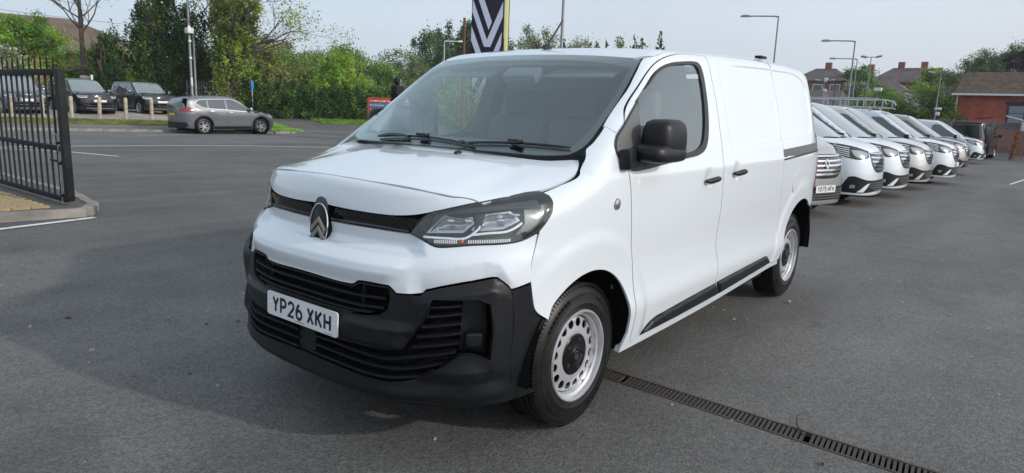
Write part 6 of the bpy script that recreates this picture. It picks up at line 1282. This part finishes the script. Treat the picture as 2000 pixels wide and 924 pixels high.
SLATE=mat('slate_roof',(.10,.085,.082),rough=.9); vary(SLATE,(.08,.07,.07),(.13,.105,.098),scale=1.0); REND=mat('white_render',(.62,.62,.58),rough=.9); vary(REND,(.5,.5,.47),(.66,.66,.62),scale=.6); FRM=mat('dark_frame',(.02,.022,.025),rough=.5); WGL=mat('window_pane',(.10,.13,.16),rough=.08,spec=.9,coat=.5); BROWNR=mat('brown_roof',(.13,.095,.07),rough=.9); vary(BROWNR,(.10,.072,.055),(.16,.12,.09),scale=.5); REDB=mat('house_brick',(.26,.10,.07),rough=.9)
bb=empty('brick_building',(-57.0,-3.6,zg(-57,-3.6)),R(87),label='red brick building with brown tiled roof at the right edge',cat='building')
# local x runs along the front to the right, local y points away from the yard
H=3.95; q=MB(); q.box((7,3.2,H/2),(14,6.4,H)); q.build('wall',BRICK,bb)
for x0 in (3.55,6.0,10.0):
    w=empty('window'); w.parent=bb; w.location=(x0,-.02,2.62)
    bx(w,'frame',(0,0,0),(1.12,.12,1.45),FRM,.01); bx(w,'pane',(0,-.055,.02),(.86,.03,1.15),WGL,0); bx(w,'sill',(0,-.08,-.76),(1.35,.20,.09),FRM,.01); bx(w,'lintel',(0,-.03,.80),(1.3,.1,.16),FRM,.005); bx(w,'glazing_bar',(0,-.075,.1),(.86,.02,.04),FRM,0)
rf=empty('roof'); rf.parent=bb
q=MB(); e=.35; rz=1.75; q.add([(-e,-e,H-.03),(14+e,-e,H-.03),(14+e,3.2,H+rz),(-e+.15,3.2,H+rz),(-e,6.8,H-.03),(14+e,6.8,H-.03)],[(0,1,2,3),(3,2,5,4),(0,3,4),(1,5,2),(0,4,5,1)]); q.build('roof_slope',ROOFT,rf)
for i in range(20):
    t0=i/20; y=-e+(3.2+e)*t0; z=H-.03+(rz+.03)*t0
    q=MB(); ll=-e+.15*t0; q.box(((ll+14+e)/2,y+.02,z+.012),(14+e-ll,.06,.022),M=Matrix.Rotation(math.atan2(rz,3.55),4,'X')); q.build('tile_course',ROOFT,rf)
bx(bb,'gutter',(7,-e-.04,H+.01),(14.8,.14,.13),WHT,.02); q=MB(); q.tube([(-.05,-.10,H),(-.05,-.10,0)],.045,8); q.build('downpipe',WHT,bb,smooth=True)
bx(bb,'wall_vent',(1.15,-.02,3.3),(.16,.05,.16),TRIM,.005); q=MB(); q.tube([(1.2,-.05,2.3),(2.3,-.05,2.42)],.02,5); q.build('wall_cable',BLKM,bb)
# rusty orange trestle at the right edge
tr_=empty('trestle',(-44.3,.95,zg(-44,1)),.2,label='rusty orange metal trestle with pale box on top at the right edge',cat='trestle'); ORG=mat('orange_rust',(.30,.10,.03),rough=.8); vary(ORG,(.16,.06,.025),(.42,.15,.04),scale=6)
for x in (-.4,.4):
    for y in (-.3,.7): q=MB(); q.bar((x*1.3,y*1.1,0),(x*.6,y*.8,1.55),.08); q.build('leg',ORG,tr_)
for z in (.3,.8,1.3,1.55): q=MB(); q.bar((-.45,-.3,z),(.45,-.3,z),.06); q.bar((-.45,.65,z),(.45,.65,z),.06); q.bar((-.4,-.3,z),(-.4,.65,z),.06); q.bar((.4,-.3,z),(.4,.65,z),.06); q.build('cross_rail',ORG,tr_)
q=MB(); q.bar((-.42,-.3,.1),(.42,-.3,1.3),.05); q.bar((.42,-.3,.1),(-.42,-.3,1.3),.05); q.bar((.42,-.3,.2),(.42,.6,1.2),.05); q.build('brace',ORG,tr_); bx(tr_,'box',(0,.3,1.85),(.7,.8,.5),WHT,.02); q=MB(); q.bar((-.6,-.8,2.4),(.3,.6,2.0),.08,.04); q.build('jib',WHT,tr_)
# house behind the trees on the left
lh=empty('house',(-20.5,-73,.9),math.atan2(2.0,-7.2),label='wide house with brown hipped roof behind the trees at far left',cat='house')
q=MB(); q.box((0,5,2.05),(22,10,4.1)); q.build('wall',REDB,lh)
q=MB(); q.add([(-12,-1,4.0),(12,-1,4.0),(12,11,4.0),(-12,11,4.0),(-4.8,5,7.6),(4.0,5,7.6)],[(0,1,5,4),(1,2,5),(2,3,4,5),(3,0,4),(3,2,1,0)]); q.build('roof',BROWNR,lh)
for x in (-7,-2,4): w=bx(lh,'window',(x,-.03,2.4),(1.6,.12,1.2),WHT,.02); bx(w,'pane',(0,.07 if False else -.07,0),(1.4,.03,1.0),WGL,0)
# far hillside with its houses
hl=MB(); hx=list(np.arange(-330,-84,8)); hy=list(np.arange(-120,90,8))
def hz(x,y):
    t=min(max((-x-84)/60,0),1); f=math.exp(-((y+8)/60)**2) if y<-8 else 1
    return zg(x,y)-.3+8.2*t*t*(3-2*t)*f
hl.add([(x,y,hz(x,y)) for y in hy for x in hx],[(j*len(hx)+i,j*len(hx)+i+1,(j+1)*len(hx)+i+1,(j+1)*len(hx)+i) for j in range(len(hy)-1) for i in range(len(hx)-1)])
HG=mat('hill_grass',(.06,.08,.03),rough=1); vary(HG,(.04,.055,.025),(.08,.10,.04),scale=.08); meta(hl.build('hill',HG,smooth=True),kind='structure')
def house(x,y,w,d,hw,hr,label,wallm=REND,roofm=SLATE,rz=90,hip=.35,wins=3,chim=(.1,),base=None,band=None):
    z=hz(x,y)-.2 if base is None else base; h=empty('house',(x,y,z),R(rz),label=label,cat='house',group='houses on the hillside')
    q=MB(); q.box((0,0,hw/2),(w,d,hw)); q.build('wall',wallm,h)
    e=.4; a=w*hip; rf=MB(); rf.add([(-w/2-e,-d/2-e,hw-.02),(w/2+e,-d/2-e,hw-.02),(w/2+e,d/2+e,hw-.02),(-w/2-e,d/2+e,hw-.02),(-w/2+a,0,hw+hr),(w/2-a,0,hw+hr)],[(0,1,5,4),(1,2,5),(2,3,4,5),(3,0,4),(3,2,1,0)]); r_=rf.build('roof',roofm,h)
    for c in chim: bx(r_,'chimney',(w*c,0,hw+hr+.15),(.9,.6,1.5),REDB,0)
    for k in range(wins):
        for zz in ((hw-1.1,hw-3.6) if hw>4 else (hw-1.3,)):
            f=bx(h,'window',(-w/2+w*(k+.5)/wins,-d/2-.03,zz),(1.5,.12,1.15),WHT,0); bx(f,'pane',(0,-.07,0),(1.25,.03,.9),WGL,0)
    if band: bx(h,'brick_base',(0,-d/2-.02,hw*.22),(w+.06,.1,hw*.44),band,0)
    return h
house(-114,-27.6,7.4,7,5.4,2.0,'dark hipped house leftmost on the hillside, white upper windows',wallm=REDB,hip=.3,chim=(.05,),base=1.55)
house(-118,-23.8,6.0,7,5.4,2.0,'dark roofed house second on the hillside behind the green tree',wallm=REDB,hip=.25,chim=(.3,),base=1.5,wins=2)
house(-122,-17.6,9.0,8,5.8,2.4,'largest hillside house with tall brown hipped roof in the middle',wallm=REDB,hip=.28,chim=(-.1,.25),base=1.3)
house(-112,-19.2,7.5,6,4.6,1.7,'pale rendered house with brick base below the largest roof',wallm=REND,hip=.3,chim=(),base=.9,band=REDB)
house(-106,-16.2,5.5,6,3.4,1.7,'low dark gabled house in front of the largest hillside house',wallm=REDB,hip=.45,chim=(),base=.5,wins=1)
house(-122,-11.5,7.5,6,5.4,1.2,'low slate roofed house just right of the largest roof',wallm=REND,hip=.1,chim=(-.45,),base=.9)
house(-127,-8.4,6.0,6,6.0,2.6,'house with two big chimneys rising beside the tiled roof',wallm=REDB,hip=.35,chim=(-.1,.35),base=1.7,wins=2)
house(-96,-24.6,3.6,5,3.3,1.5,'small cream gabled house close to the van rear',wallm=mat('cream_render',(.62,.52,.38),rough=.9),hip=.02,chim=(),base=.2,wins=1)
house(-100,-22.9,3.0,5,3.7,1.2,'narrow pale blue grey house beside the cream one',wallm=mat('blue_render',(.42,.52,.55),rough=.9),hip=.02,chim=(),base=.2,wins=1)
house(-90,-17.0,22,8,2.6,1.2,'long low dark roofed workshop below the hillside houses',wallm=mat('dull_brick',(.12,.09,.08),rough=.9),roofm=SLATE,hip=.05,chim=(),base=-.3,wins=7)
house(-92,-5.0,16,8,3.0,1.8,'low workshop with ribbed grey roof behind the olive bush',wallm=mat('dull_brick',(.12,.09,.08),rough=.9),roofm=mat('ribbed_roof',(.16,.18,.18),rough=.7),hip=.03,chim=(),base=-.3,wins=4)
for k,(x,y) in enumerate(((-60.5,-11.2),(-60.6,-9.9))):
    f=empty('feather_flag',(x,y,zg(x,y)),label='red and white feather flag beyond the roof rack'+(' , the left one' if k==0 else ' , the right one'),cat='flag',group='feather flags beyond the vans'); f['label']=f['label'].replace(' ,',',')
    q=MB(); q.prism([(0,1.2),(.75,1.2),(.8,3.0),(.45,3.9),(.1,3.5)],'x',-.01,.01); q.build('flag_cloth',mat('flag_red',(.45,.08,.06),rough=.8),f); q=MB(); q.prism([(.25,1.5),(.40,1.5),(.60,2.9),(.45,3.1)],'x',.012,.018); q.build('flag_print',WHT,f); q=MB(); q.tube([(0,-.02,0),(0,-.02,3.6)],.025,6); q.build('pole',GALV,f)
# thin haze over the distance
hzb=MB(); hzb.box((-100,-100,20),(1700,1700,44.6)); HM=bpy.data.materials.new('haze_air'); HM.use_nodes=True; hn=HM.node_tree.nodes; hn.clear(); pv=hn.new('ShaderNodeVolumePrincipled'); pv.inputs['Density'].default_value=.0004; pv.inputs['Color'].default_value=(.86,.91,1,1); oo=hn.new('ShaderNodeOutputMaterial'); HM.node_tree.links.new(pv.outputs[0],oo.inputs['Volume'])
hb_=hzb.build('haze',HM); meta(hb_,kind='stuff')
